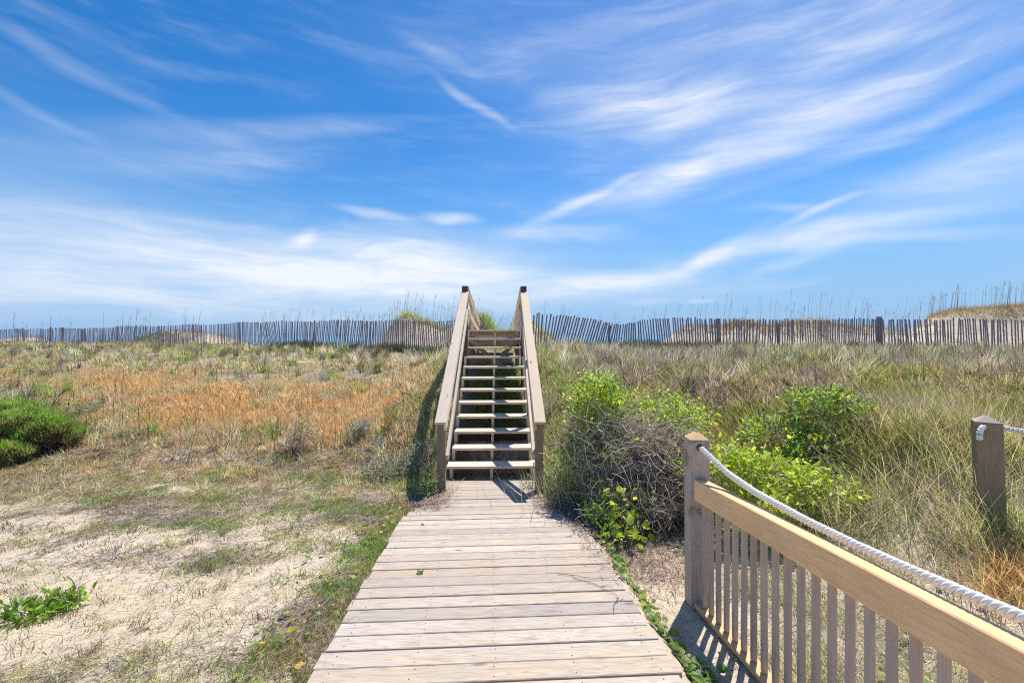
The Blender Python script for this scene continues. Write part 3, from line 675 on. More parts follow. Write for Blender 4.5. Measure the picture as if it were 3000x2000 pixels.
# taller separate bunches
for (pal, cnt, lo) in ((TAN, 900, .3), (OLIVE + GREEN[:1], 1500, .25), (GREY, 700, .25), ([(.20, .16, .13), (.14, .12, .08)], 500, .2)):
    X, Y = scatter(cnt, 7.5, 24, 1.2, -1.35, 1.35); k = clear(X, Y) & (Y < fence_y(X)) & ((X > 0) | (orange_mask(X, Y) < .2)) & (rng.random(len(X)) < np.where(X < 0, .45, .9)); X, Y = X[k], Y[k]
    parts.append(tufts(X, Y, 26, .07, lo, lo + .28, .007 + .0008 * Y, pal, .1, .6, .1, .8, 3))
# low leafy green patches
X, Y = scatter(5200, 6.8, 24, 1.2, -1.3, 1.35); k = clear(X, Y) & (Y < fence_y(X)) & (fbm(X * .55 + 3, Y * .55, 7, 3) > np.where(X > 0, .58, .61)); X, Y = X[k], Y[k]
parts.append(tufts(X, Y, 10, .09, .06, .16, .016 + .0012 * Y, GREEN + LIME[2:3], .4, 1.3, .1, .6, 2))
X = np.concatenate([rng.normal(.95, .38, 5200), rng.normal(-1.35, .20, 2600)]); Y = rng.uniform(5.9, 14.5, len(X)); k = clear(X, Y); X, Y = clump(X[k], Y[k], 6, .05); kk = clear(X, Y); X, Y = X[kk], Y[kk]; n = len(X)
parts.append(ribbons(on(X, Y), rng.uniform(.06, .20, n), .011, rng.uniform(0, 6.28, n), rng.uniform(.1, 1.2, n), rng.uniform(.1, .9, n), np.where((rng.random(n) < .7)[:, None], palette(n, GREEN[1:3] + OLIVE), palette(n, TAN)), 2))
X = rng.uniform(-.75, .55, 1300) ; Y = rng.uniform(7.5, 10.2, 1300); X, Y = clump(X, Y, 5, .04); n = len(X)
parts.append(ribbons(on(X, Y), rng.uniform(.08, .22, n), .010, rng.uniform(0, 6.28, n), rng.uniform(.1, .9, n), rng.uniform(.1, .9, n), palette(n, GREEN + OLIVE), 2))
X, Y = scatter(5200, 6.5, 26, 1.2, -1.3, 1.35); k = clear(X, Y) & (Y < fence_y(X) + .5) & (rng.random(len(X)) < np.where(X > 0, .9, .35)) & (fbm(X * .7, Y * .7, 2, 3) > .40); X, Y = X[k], Y[k]; n = len(X)
parts.append(ribbons(on(X, Y), rng.uniform(.22, .62, n), .005 + .0005 * Y, rng.uniform(0, 6.28, n), rng.uniform(0, .22, n), rng.normal(0, .2, n), palette(n, [(.16, .13, .08), (.22, .17, .11), (.12, .13, .07)]), 2, .7))
put('dune_grass', parts, M['grass'], label='mixed dry and green dune grass covering the slopes below the fence', cat='grass', kind='stuff')

# 2. orange-brown bunch grass, left slope
parts = []
X, Y = scatter(70000, 6.6, 20, 1.2, -1.35, -.02); om = orange_mask(X, Y); k = clear(X, Y) & (rng.random(len(X)) < om * 1.1) & (Y < fence_y(X)); X, Y = X[k], Y[k]; n = len(X); C = palette(n, ORNG, .22); t_ = fbm(X * 1.3, Y * 1.3, 2, 2) + .4 * (rng.random(n) - .5) > .62; C[t_] = palette(int(t_.sum()), TAN + OLIVE[1:2])
X2, Y2 = scatter(1500, 5.0, 9, 1.0, -1.3, -.15); k = clear(X2, Y2) & (rng.random(len(X2)) < sst(4.8, 7.5, Y2)); X2, Y2 = X2[k], Y2[k]
parts.append(tufts(X2, Y2, 14, .05, .08, .22, .010, ORNG + TAN[:2] + [(.55, .36, .2)], .1, .9, .1, .8, 2))
parts.append(tufts(X, Y, 6, .05, .08, .22, .006 + .0009 * Y, C, .1, .95, .1, .8, 2))
put('orange_grass', parts, M['grass'], label='orange-brown dry bunch grass in a wide patch left of the stairs', cat='grass', kind='stuff')

# 3. short grass and thatch on the sand flat, left
parts = []
X, Y = scatter(105000, 1.9, 8.5, 1.1, -1.5, .0); cv = cover_mask(X, Y); tuft = .45 * fbm(X * 1.6, Y * 2.6, 2, 3) + .55 * fbm(X * 6.5, Y * 8.0, 3, 3); ed = edge_dist(X, Y)
strip = np.exp(-(np.clip(ed, 0, 9) / .30) ** 2) * (X < 0)
pr = sst(.30, .66, cv) * sst(.42, .56, tuft) * .95 + strip * sst(.38, .58, tuft) * .60 + .02
k = clear(X, Y) & (rng.random(len(X)) < pr) & (ed > -.0); Xs, Ys = X[k], Y[k]; st_k = strip[k]
n = len(Xs); sel = fbm(Xs * 1.5, Ys * 1.5, 5, 3) + .3 * (rng.random(n) - .5) + .06 * st_k
gcol = np.where((sel > .60)[:, None], palette(n, GREEN + OLIVE[:2]), np.where((sel > .45)[:, None], palette(n, OLIVE + [(.40, .34, .15), (.46, .36, .18)]), palette(n, TAN[1:2] + OLIVE[2:3] + [(.36, .26, .16), (.42, .34, .2)])))
parts.append(tufts(Xs, Ys, 9, .03, .022, .075, .0030 + .0010 * Ys, gcol, .3, 1.4, .1, .7, 2, hmul=1 + .6 * st_k))
X, Y = scatter(1700, 1.9, 8.0, .9, -1.5, .0); k = clear(X, Y) & (edge_dist(X, Y) > .05); X, Y = X[k], Y[k]
parts.append(tufts(X, Y, 22, .035, .03, .09, .0030 + .0009 * Y, [(.30, .30, .11), (.36, .33, .15), (.28, .20, .13), (.24, .27, .10), (.42, .36, .2)], .2, 1.3, .1, .9, 2, var=.3))
put('short_grass', parts, M['grass'], label='short green tufts on the sand and along the left edge of the boardwalk', cat='grass', kind='stuff')

# 4. fallen stems and thatch lying on the sand, both sides
parts = []
for (cnt, xl, xh, y0, y1) in ((150000, -1.5, 0, 1.8, 8.5), (80000, 0, 1.5, 1.2, 6.5)):
    X, Y = scatter(cnt, y0, y1, 1.2, xl, xh); cv = cover_mask(X, Y); cl = fbm(X * 1.7 + 5, Y * 1.7, 1, 3)
    k = clear(X, Y) & (rng.random(len(X)) < sst(.18, .65, cv) * sst(.25, .58, cl) + .08) & (edge_dist(X, Y) > .02); X, Y = X[k], Y[k]; n = len(X)
    dirn = rng.normal(.35, .75, n) + (rng.random(n) < .5) * math.pi
    dk = (fbm(X * 1.1, Y * 2.0 + 3, 7, 3) + .5 * (fbm(X * 7, Y * 9, 2, 2) - .5) > .48)[:, None]; C = np.where(dk, palette(n, [(.20, .15, .15), (.15, .11, .115), (.27, .21, .20), (.38, .31, .27)], .25), palette(n, TAN[1:2] + GREY[:2] + OLIVE[1:3] + [(.30, .23, .20), (.36, .29, .18)], .25))
    Lh = rng.uniform(.02, .12, n) * np.interp(Y, [1.5, 5], [.8, 1.2]) * np.where(rng.random(n) < .05, 2.0, 1.0)
    parts.append(ribbons(on(X, Y, .004 + .0), Lh, .0016 + .0009 * Y, dirn, rng.uniform(1.25, 1.62, n), rng.uniform(-.15, .35, n), C, 2, .5))
X, Y = scatter(9000, 1.5, 7.5, 1.0, -1.5, 1.4); k = clear(X, Y) & (edge_dist(X, Y) > .05) & (rng.random(len(X)) < .35 + .65 * (fbm(X * 1.4, Y * 2, 6, 3) > .5)); X, Y = X[k], Y[k]; n = len(X)
parts.append(ribbons(on(X, Y, .012), rng.uniform(.05, .26, n), .0022 + .0007 * Y, rng.normal(.4, .6, n) + (rng.random(n) < .5) * math.pi, rng.uniform(1.3, 1.55, n), rng.uniform(-.1, .4, n), palette(n, [(.14, .10, .11), (.20, .15, .14), (.10, .07, .08), (.30, .22, .18)], .25), 3, .5))
# brown needles blown against the foot of the stairs and over the board ends
for (cx, cy, sx, sy, cnt) in ((-1.0, 5.25, .28, .16, 1500), (-.82, 5.75, .12, .25, 500), (.80, 4.75, .30, .32, 2600), (1.15, 4.0, .28, .32, 2400), (.55, 5.35, .16, .25, 500)):
    X = rng.normal(cx, sx, cnt); Y = rng.normal(cy, sy, cnt); n = cnt; b_ = np.abs(X + .0558 * Y - .04)
    k = (b_ > np.where(Y > 4.85, .50, .80) + rng.normal(0, .05, n)); X, Y = X[k], Y[k]; n = len(X)
    Z = np.maximum(terrain(X, Y), np.where(np.abs(X + .0558 * Y - .04) < .96, SL * Y + .004, -9)) + rng.uniform(.0, .02, n)
    parts.append(ribbons(np.stack([X, Y, Z], 1), rng.uniform(.03, .13, n), .0055, rng.uniform(0, 6.28, n), rng.uniform(1.2, 1.65, n), rng.uniform(-.2, .3, n), palette(n, [(.26, .17, .13), (.34, .24, .19), (.42, .33, .27), (.2, .13, .1)], .25), 2, .5))
put('dead_grass_litter', parts, M['stem'], label='grey and brown dead stems lying on the sand and at the board ends', cat='dead grass', kind='stuff')

# 5. right bank: tall wind-bent grass, brush and sparse sand plants
parts = []
X, Y = scatter(34000, 3.0, 9.5, 1.0, .15, 1.5); px, py = px_of(X, Y, terrain(X, Y, False)); cv = fbm(X * .8, Y * .8, 2, 3)
k = clear(X, Y) & (X > 1.5) & (rng.random(len(X)) < sst(3.9, 4.9, Y + .30 * (X - 4)) * .75 * (.4 + cv)) & ~((px < 2480) & (Y < 5.0) & (py > 1330))
X, Y = X[k], Y[k]; n = len(X); px, py = px_of(X, Y, terrain(X, Y, False))
tall = np.clip(np.exp(-((px - 2700) / 330) ** 2 - ((py - 1330) / 130) ** 2) * 1.4, 0, 1)
nn = fbm(X * 1.1, Y * 1.1, 4, 3) + .25 * (rng.random(n) - .5); C = np.where((nn > .53)[:, None], palette(n, OLIVE + [(.20, .22, .07)], .28), np.where((nn > .44)[:, None], palette(n, TAN, .25), palette(n, GREY, .25))) * np.array([.88, .84, .74])
parts.append(tufts(X, Y, 9, .05, .10, .30, .005 + .0008 * Y, C, .2, 1.0, .2, 1.0, 4, azm=rng.normal(math.pi + .25, .6, n), hmul=1 + 1.3 * tall))
for (cx, cy, sx, sy, cnt, hh_, pal) in ((FPX - .25, FPY - .12, .16, .12, 260, .50, OLIVE + TAN), (FPX + .12, FPY - .16, .14, .08, 200, .42, OLIVE + GREEN[:2]), (FPX - .7, FPY + .5, .35, .25, 500, .55, OLIVE + TAN), (FPX + .3, FPY + .4, .3, .25, 500, .55, OLIVE + TAN), (3.42, 2.95, .16, .12, 520, .30, ORNG), (3.7, 3.0, .18, .14, 420, .28, ORNG)):
    X = rng.normal(cx, sx, cnt); Y = rng.normal(cy, sy, cnt); n = cnt
    parts.append(ribbons(on(X, Y), rng.uniform(.5, 1.05, n) * hh_, .0065, rng.normal(math.pi + .25, .9, n), rng.uniform(.05, .7, n), rng.uniform(.2, 1.0, n), palette(n, pal), 4))
# grey brush and thin dead twigs further up
X, Y = scatter(30000, 6.5, 19, 1.25, .12, 1.4); k = clear(X, Y) & (rng.random(len(X)) < sst(.38, .6, fbm(X * .9, Y * .9, 6, 3))) & (Y < fence_y(X)); X, Y = X[k], Y[k]
parts.append(tufts(X, Y, 5, .08, .12, .42, .004 + .0006 * Y, GREY + TAN[:2] + [(.30, .22, .20), (.70, .62, .52)], .1, 1.4, -1.2, 1.2, 3, var=.35))
# loose plants on the sand behind the rope fence
X, Y = scatter(13000, 1.3, 5.2, 1.0, .45, 1.6); tf = fbm(X * 2.2, Y * 2.2, 5, 3)
k = (edge_dist(X, Y) > .25) & (rng.random(len(X)) < sst(.44, .60, tf) * .5 + .03) & ~((X < 1.5) & (Y < 3.6) & (Y > 2.2)); X, Y = clump(X[k], Y[k], 7, .05); n = len(X)
C = np.where((rng.random(n) < .45)[:, None], palette(n, OLIVE + GREEN[:2]), palette(n, TAN + GREY))
parts.append(ribbons(on(X, Y), rng.uniform(.05, .24, n), .0035 + .0004 * Y, rng.normal(math.pi, 1.3, n), rng.uniform(.1, 1.0, n), rng.uniform(.2, 1.0, n), C, 3))
put('tall_bank_grass', parts, M['grass'], label='long wind-bent olive and straw grass on the bank right of the rope fence', cat='grass', kind='stuff')

# 6. sea oats along the crest
parts = []
def oats(n, pxs, ys, h0, h1, wd=.012):
    px = rng.uniform(*pxs, n); Y = rng.uniform(*ys, n); X = (px - CX) / F * Y; P = on(X, Y, -.03); H_ = rng.uniform(h0, h1, n)
    az_ = rng.normal(0, .5, n); a_ = rng.uniform(0, .10, n); cc = palette(n, [(.16, .16, .10), (.22, .20, .12), (.12, .13, .09)], .2)
    parts.append(ribbons(P, H_, wd, az_, a_, rng.uniform(0, .12, n), cc, 3, .5))
    # drooping seed heads
    t = H_ * .84; th = a_ + .05; top = P + np.stack([np.sin(th) * np.cos(az_), np.sin(th) * np.sin(az_), np.cos(th)], 1) * t[:, None]
    for q in range(4):
        parts.append(ribbons(top + np.array([0, 0, 1]) * (q * .035), rng.uniform(.08, .15, n), .012, az_ + rng.normal(0, .4, n), .35 + rng.uniform(0, .3, n), 1.0, palette(n, [(.22, .18, .10), (.3, .25, .15)], .2), 2, .6))
oats(90, (1010, 1340), (20.5, 22.8), 1.1, 1.75); oats(44, (1345, 1470), (19, 21.8), 1.0, 1.7); oats(50, (760, 1060), (21, 25), 1.6, 2.3)
oats(42, (0, 760), (26, 34), 1.5, 2.3, .02); oats(60, (1580, 2250), (17.5, 21), 1.3, 2.1); oats(60, (2250, 2660), (19.5, 22.5), 1.1, 1.9)
oats(130, (2620, 3150), (22.5, 24.5), 1.0, 1.6, .018); oats(24, (1400, 1560), (19, 21.5), .8, 1.3)
put('sea_oats', parts, M['grass'], label='thin sea oat stalks with seed heads standing against the sky along the crest', cat='sea oats', kind='stuff')
BRN = [(.42, .33, .20), (.36, .25, .15), (.50, .43, .24), (.30, .30, .13), (.48, .30, .16)]
# grass caps on the far dunes
parts = []
for (hx, hy, sx, sy, h, gcol, cnt) in ((-4.8, 22.2, 2.7, .6, 1, OLIVE + GREEN[:1] + TAN[:1], 3600), (13, 21.0, 8, .7, 1, BRN, 6500), (-2.2, 21.8, 1.4, .7, 1, OLIVE + TAN[:1], 1300), (-1.2, 17.8, .8, .7, 1, GREEN + OLIVE, 1600), (1.2, 19.2, 1.1, .7, 1, OLIVE + GREEN, 900),
        (28, 23.2, 8, 1.1, 1, BRN, 15000), (10.9, 21.3, 1.3, .5, 1, BRN, 1300), (14.6, 21.4, 2.6, .5, 1, TAN + OLIVE + [(.45, .28, .18)], 1500), (-23, 30, 3.2, 1, 1, GREY + [(.30, .17, .13)], 1500), (-47, 42.5, 4, 1.2, 1, GREY + [(.30, .17, .13)], 700), (-20, 30.5, 2.2, 1, 1, GREY, 700)):
    X = rng.normal(hx, sx * .62, cnt); Y = rng.normal(hy, sy, cnt); hz = terrain(X, Y, False); k = (hz > np.quantile(hz, .40)) if hx > 10.9 else ((hz > np.quantile(hz, .35)) & (Y > hy - .45)); X, Y = X[k], Y[k]; n = len(X)
    parts.append(ribbons(on(X, Y), rng.uniform(.12, .42, n) * (1.5 if hx < 0 and hy < 25 else 1.0), .018, rng.uniform(0, 6.28, n), rng.uniform(.1, .9, n), rng.uniform(.1, .9, n), palette(n, gcol), 2))
# dark scrub at the foot of the fence
X = rng.uniform(-12, 16, 9000); Y = fence_y(X) + rng.normal(.3, .5, 9000); k = (fbm(X * .6, X * .1, 3, 3) > .46) & clear(X, Y) & (np.abs(X + .4) > 1.1); X, Y = clump(X[k], Y[k], 3, .08); n = len(X)
parts.append(ribbons(on(X, Y), rng.uniform(.2, .55, n) * (.4 + vn(X * 1.3, 1.0, 4)), .016, rng.uniform(0, 6.28, n), rng.uniform(.1, .9, n), rng.uniform(0, .9, n), palette(n, [(.10, .13, .07), (.15, .17, .08), (.14, .12, .12), (.2, .2, .1)]), 2))
put('crest_grass', parts, M['grass'], label='tufts of grass capping the far dunes and scrub at the foot of the sand fence', cat='grass', kind='stuff')

# ------------------------------------------------------------------ single plants
def twigs(n, cen, ext, L, rad, cols, k=9, wob=.5, up=.0, surf=False):
    """tangled thin stems inside an ellipsoid"""
    d = rng.standard_normal((n, 3)); d /= np.linalg.norm(d, axis=1)[:, None]; r = rng.random((n, 1)) ** (.33 if not surf else .12)
    P = np.array(cen) + d * r * np.array(ext); D = rng.standard_normal((n, 3)); D[:, 2] = D[:, 2] * .8 + up; D /= np.linalg.norm(D, axis=1)[:, None]
    Ls = rng.uniform(.5, 1.2, n) * L; pts = [P]
    for i in range(k - 1):
        D = D + rng.standard_normal((n, 3)) * wob / math.sqrt(k); D /= np.linalg.norm(D, axis=1)[:, None]
        pts.append(pts[-1] + D * (Ls / k)[:, None])
    Ps = np.stack(pts, 1)
    return tubes(Ps, rad * rng.uniform(.5, 1.5, n), palette(n, cols, .25))
def keep_above(part):      # lift anything that would sink deep into the ground
    v, f, c = part; g = terrain(v[:, 0], v[:, 1], False) - .03; v = v.copy(); v[:, 2] = np.maximum(v[:, 2], g); return v, f, c
def leafcloud(n, cen, ext, L, cols, topbias=.5, shell=.75, size_var=.35, aspect=.55, centers=0, spread=.12):
    cen = np.array(cen); ext = np.array(ext)
    def samp(m):
        d = rng.standard_normal((m * 3, 3)); d /= np.linalg.norm(d, axis=1)[:, None]; k = rng.random(m * 3) < (1 - topbias) + topbias * np.clip(d[:, 2] + .25, 0, 1); d = d[k][:m]
        return cen + d * (shell + (1 - shell) * rng.random((len(d), 1))) * ext
    if centers:
        c = samp(centers); P = c[rng.integers(0, len(c), n)] + rng.normal(0, spread, (n, 3))
    else: P = samp(n)
    n = len(P); D = rng.standard_normal((n, 3)) * .8 + (P - cen) / ext * .6; D[:, 2] += .25
    s = L * (1 + size_var * rng.standard_normal(n)).clip(.4, 1.8)
    return leaves(P, D, s, s * aspect, palette(n, cols, .2))
BR = [(.60, .50, .42), (.48, .38, .31), (.72, .62, .53), (.32, .24, .20)]
DG0 = [(.10, .19, .03), (.14, .25, .03)]
# vine thicket right of the stairs
tk = thing('vine_thicket', 'shoulder-high tangle of bare grey vines with lime leaves on top, between stairs and rope fence', 'bush', (1.4, 5.4, -.4))
sp_ = []
for (cx, cy, cz, ex, ey, ez, n_) in ((1.06, 5.55, .30, .30, .40, .60, 1100), (1.40, 5.25, .10, .50, .50, .52, 2100), (1.85, 5.2, .10, .42, .5, .42, 1600), (1.35, 4.75, -.22, .48, .38, .22, 1300), (1.75, 5.8, .35, .7, .5, .45, 1500)):
    sp_.append(keep_above(twigs(n_, (cx, cy, cz), (ex, ey, ez), .34, .0036, BR + [(.30, .26, .16)], 8, .9)))
sp_.append(keep_above(twigs(420, (1.3, 5.1, .12), (.58, .5, .6), .8, .0035, [(.66, .58, .50), (.56, .48, .42), (.5, .44, .3)], 11, 1.0, .1, True)))
sp_.append(keep_above(twigs(1500, (2.0, 5.0, -.05), (.45, .5, .35), .4, .0034, BR + [(.6, .5, .36)], 8, .8)))
for q in range(14):
    a_ = random.uniform(.75, 2.1); sp_.append(keep_above(twigs(130, (a_, random.uniform(4.8, 5.6), random.uniform(-.2, .75 - .3 * (a_ - .7))), (.16, .16, .16), .42, .0032, BR + [(.62, .54, .44)], 9, 1.1, .3)))
v_, f_, c_ = merge(sp_)
st_o = link('stems', raw_mesh('stems', v_, f_, M['stem'], {'Col': ('FLOAT_COLOR', c_)}), tk)
lf = [leafcloud(2700, (1.03, 5.40, .60), (.36, .40, .52), .038, LIME + [(.22, .36, .04)] + GREEN, .9, .55, centers=75, spread=.065), leafcloud(260, (.95, 5.3, .85), (.3, .3, .28), .036, LIME, .5, .3, centers=16, spread=.05), leafcloud(2800, (1.72, 5.55, .44), (.80, .50, .42), .036, LIME + GREEN[:3], .9, .55, centers=90, spread=.075),
      leafcloud(3000, (.95, 5.30, .10), (.34, .40, .60), .034, GREEN + OLIVE + DG0, .0, .75, centers=150, spread=.065), leafcloud(900, (1.5, 4.95, .0), (.6, .5, .45), .038, LIME + GREEN + DG0, .1, .95, centers=70, spread=.045),
      leafcloud(500, (2.2, 5.9, .45), (.5, .4, .3), .048, LIME + OLIVE[:2], .8, .8, centers=30, spread=.07)]
v_, f_, c_ = merge([keep_above(p) for p in lf]); link('leaves', raw_mesh('leaves', v_, f_, M['leaf'], {'Col': ('FLOAT_COLOR', c_)}), tk)
v_, f_, c_ = merge([keep_above(ribbons(on(rng.normal(1.15, .45, 900), rng.normal(5.6, .35, 900)), rng.uniform(.2, .55, 900), .008, rng.normal(2.8, .9, 900), rng.uniform(.0, .5, 900), rng.uniform(0, .7, 900), palette(900, TAN + OLIVE + GREY), 3))])
link('grass_blades', raw_mesh('grass_blades', v_, f_, M['grass'], {'Col': ('FLOAT_COLOR', c_)}), tk)

def leafy(name, label, cat, cen, blobs, stems_n, cols, L, scol=BR, asp=.55, topb=.7, spread=.07, srad=.004):
    t = thing(name, label, cat, cen)
    ps = [keep_above(leafcloud(n_, (x, y, z), (ex, ey, ez), L, cols, topb, .7, aspect=asp, centers=max(8, n_ // 22), spread=spread)) for (x, y, z, ex, ey, ez, n_) in blobs]
    v, f, c = merge(ps); link('leaves', raw_mesh('leaves', v, f, M['leaf'], {'Col': ('FLOAT_COLOR', c)}), t)
    ps = [keep_above(twigs(max(20, int(stems_n * n_ / sum(b[6] for b in blobs))), (x, y, z), (ex, ey, ez), .22, srad, scol, 6, .7, .5)) for (x, y, z, ex, ey, ez, n_) in blobs]
    v, f, c = merge(ps); link('stems', raw_mesh('stems', v, f, M['stem'], {'Col': ('FLOAT_COLOR', c)}), t)
    return t
def G(x, y, dz=0): return float(terrain(x, y)) + dz
DG = [(.10, .19, .03), (.14, .25, .03)]
leafy('leafy_shrub', 'low lime-green shrub sprawling directly behind the tan rail of the rope fence', 'bush', (2.5, 4.3, G(2.5, 4.3)),
      [(2.15, 4.45, .12, .40, .36, .34, 1300), (2.55, 4.30, .08, .45, .34, .28, 1500), (2.98, 4.25, .04, .38, .30, .22, 800), (2.3, 4.0, -.05, .35, .25, .2, 500)], 900, LIME + GREEN[1:2], .046, spread=.055)
leafy('leafy_shrub', 'dark-centred green shrub higher on the bank, left of the dark brown post', 'bush', (3.4, 5.1, G(3.4, 5.1)),
      [(3.15, 5.2, G(3.15, 5.2, .22), .42, .40, .34, 1100), (3.65, 5.1, G(3.65, 5.1, .26), .46, .40, .38, 1500), (3.9, 5.3, G(3.9, 5.3, .18), .35, .3, .3, 700), (3.4, 4.7, G(3.4, 4.7, .08), .45, .25, .18, 500)], 900, LIME[:3] + GREEN + DG, .046, spread=.055)
leafy('leafy_shrub', 'small loose lime shrub between the vine thicket and the dark-centred shrub', 'bush', (2.2, 5.9, G(2.2, 5.9)),
      [(2.2, 5.9, G(2.2, 5.9, .18), .35, .3, .26, 500), (2.75, 6.1, G(2.75, 6.1, .10), .30, .3, .2, 300)], 260, LIME + OLIVE[:2], .042, spread=.07)
leafy('young_vine', 'small bright vine with broad leaves climbing at the foot of the thicket', 'plant', (1.15, 4.35, G(1.15, 4.35)),
      [(1.14, 4.45, G(1.14, 4.45, .24), .06, .06, .20, 60), (1.08, 4.25, G(1.08, 4.25, .08), .12, .1, .10, 70)], 60, LIME, .07, asp=.8)
leafy('young_shoots', 'cluster of narrow bright green shoots beside the right edge of the boardwalk', 'plant', (.85, 4.5, G(.85, 4.5)),
      [(.86, 4.5, G(.86, 4.5, .10), .12, .12, .14, 260), (1.0, 4.25, G(1.0, 4.25, .05), .10, .1, .08, 100)], 60, [(.20, .38, .04), (.28, .45, .06)], .055, asp=.35)
leafy('green_clump', 'feathery dark green clump growing round the foot of the right stair post', 'plant', (.72, 5.7, G(.72, 5.7)),
      [(.66, 5.75, G(.66, 5.75, .16), .20, .22, .24, 1300), (.84, 5.5, G(.84, 5.5, .08), .18, .2, .16, 800), (.40, 5.95, G(.4, 5.95, .06), .14, .16, .14, 500)], 200, GREEN + DG, .05, asp=.22, topb=.4)
leafy('grey_shrub', 'low grey-green small-leaved shrub left of the left stair post', 'bush', (-1.55, 6.5, G(-1.55, 6.5)),
      [(-1.35, 6.65, G(-1.35, 6.65, .16), .36, .32, .30, 1900), (-1.7, 6.45, G(-1.7, 6.45, .09), .34, .28, .18, 1000), (-2.0, 6.5, G(-2.0, 6.5, .05), .22, .2, .10, 400)], 500, [(.34, .40, .26), (.26, .32, .17), (.40, .42, .30), (.22, .25, .12)], .026, asp=.6)
leafy('broadleaf_weed', 'patch of glossy broad-leaved weed on the bare sand at the lower left', 'plant', (-2.85, 2.75, G(-2.85, 2.75)),
      [(-3.12, 2.78, G(-3.12, 2.78, .015), .17, .08, .02, 300), (-2.98, 2.96, G(-2.98, 2.96, .015), .13, .07, .03, 260), (-3.35, 2.62, G(-3.35, 2.62, .015), .16, .08, .02, 220)], 60, [(.26, .44, .05), (.36, .54, .08), (.20, .34, .04)], .046, asp=.45, topb=.5, spread=.03)
leafy('stair_foot_weed', 'small leafy green weed at the foot of the left stair post', 'plant', (-1.08, 5.68, G(-1.08, 5.68)),
      [(-1.08, 5.65, G(-1.08, 5.65, .07), .13, .15, .12, 700)], 60, GREEN, .04, asp=.35)
for (px_, Y_, w_, h_, cl_, lb) in ((880, 7.3, .22, .42, OLIVE + GREY, 'tall grey-green weed standing where the orange grass meets the sand'), (1060, 7.6, .18, .28, [(.36, .42, .30), (.26, .32, .18)], 'pale rounded weed between the tall grey-green weed and the stairs'),
        (1040, 10.8, .45, .16, GREEN[1:3] + LIME[:1], 'bright green plant patch in the middle of the orange grass'), (250, 9.2, .35, .22, GREEN + DG, 'dark green weed just behind the juniper bush')):
    x_ = at(px_, Y_); leafy('dune_weed', lb, 'plant', (x_, Y_, G(x_, Y_)), [(x_, Y_, G(x_, Y_, h_ * .45), w_, w_ * .8, h_ * .55, 420)], 160, cl_, .05, asp=.3, topb=.3)

# juniper at the left edge
jx, jy = at(60, 7.3), 7.3
jt = thing('juniper_bush', 'dense spreading evergreen bush with bright green tips at the left edge of the sand', 'bush', (jx, jy, G(jx, jy)))
ps, cs = [], []
lobes = [(-9.4, 7.8, .30, .8, .7, .48), (-8.7, 7.5, .32, .5, .5, .40)]
for q in range(26):
    u = random.random(); lobes.append((-9.0 + 1.42 * u + random.gauss(0, .06), 7.4 + random.gauss(0, .20), .50 - .26 * u ** 1.5 + random.gauss(0, .12), random.uniform(.14, .30), random.uniform(.16, .28), random.uniform(.12, .26)))
for (x, y, z, ex, ey, ez) in lobes:
    g = G(x, y)
    cnt = int(4200 * ex); d = rng.standard_normal((cnt, 3)); d /= np.linalg.norm(d, axis=1)[:, None]; d[:, 2] = np.abs(d[:, 2]) * 1.0 - .25
    lump = 1 + .85 * (fbm(d[:, 0] * 3 + x * 3, d[:, 1] * 3 + d[:, 2] * 3 + 7, 2, 3) - .5) * 2
    Cc = np.array((x, y, g + z)) + d * np.array((ex, ey, ez)) * lump[:, None] * rng.uniform(.62, 1.14, (cnt, 1))
    nb = 7; P = np.repeat(Cc, nb, 0) + rng.normal(0, .028, (cnt * nb, 3)); n = len(P)
    tipc = palette(cnt, [(.30, .55, .07), (.40, .62, .09), (.20, .38, .05), (.46, .60, .15), (.38, .42, .13)], .2); low = ((d[:, 2] < .15) & (rng.random(cnt) < .75)) | (rng.random(cnt) < .12); tipc[low] = palette(int(low.sum()), [(.34, .26, .13), (.42, .32, .16), (.22, .24, .09)])
    ps.append(ribbons(P, rng.uniform(.03, .07, n), .009, np.arctan2(np.repeat(d[:, 1], nb), np.repeat(d[:, 0], nb)) + rng.normal(0, .9, n), rng.uniform(.1, .9, n), rng.uniform(-.3, .4, n), np.repeat(tipc, nb, 0), 1, .4))
    cs.append(keep_above(twigs(int(500 * ex) + 60, (x, y, g + z * .5), (ex * 1.0, ey * .9, max(.15, z * .6)), .3, .006, [(.16, .11, .09), (.22, .17, .14), (.1, .07, .06)], 5, .5, .5)))
v, f, c = merge([keep_above(p) for p in ps]); link('foliage', raw_mesh('foliage', v, f, M['leaf'], {'Col': ('FLOAT_COLOR', c)}), jt)
v, f, c = merge(cs); link('branches', raw_mesh('branches', v, f, M['stem'], {'Col': ('FLOAT_COLOR', c)}), jt)

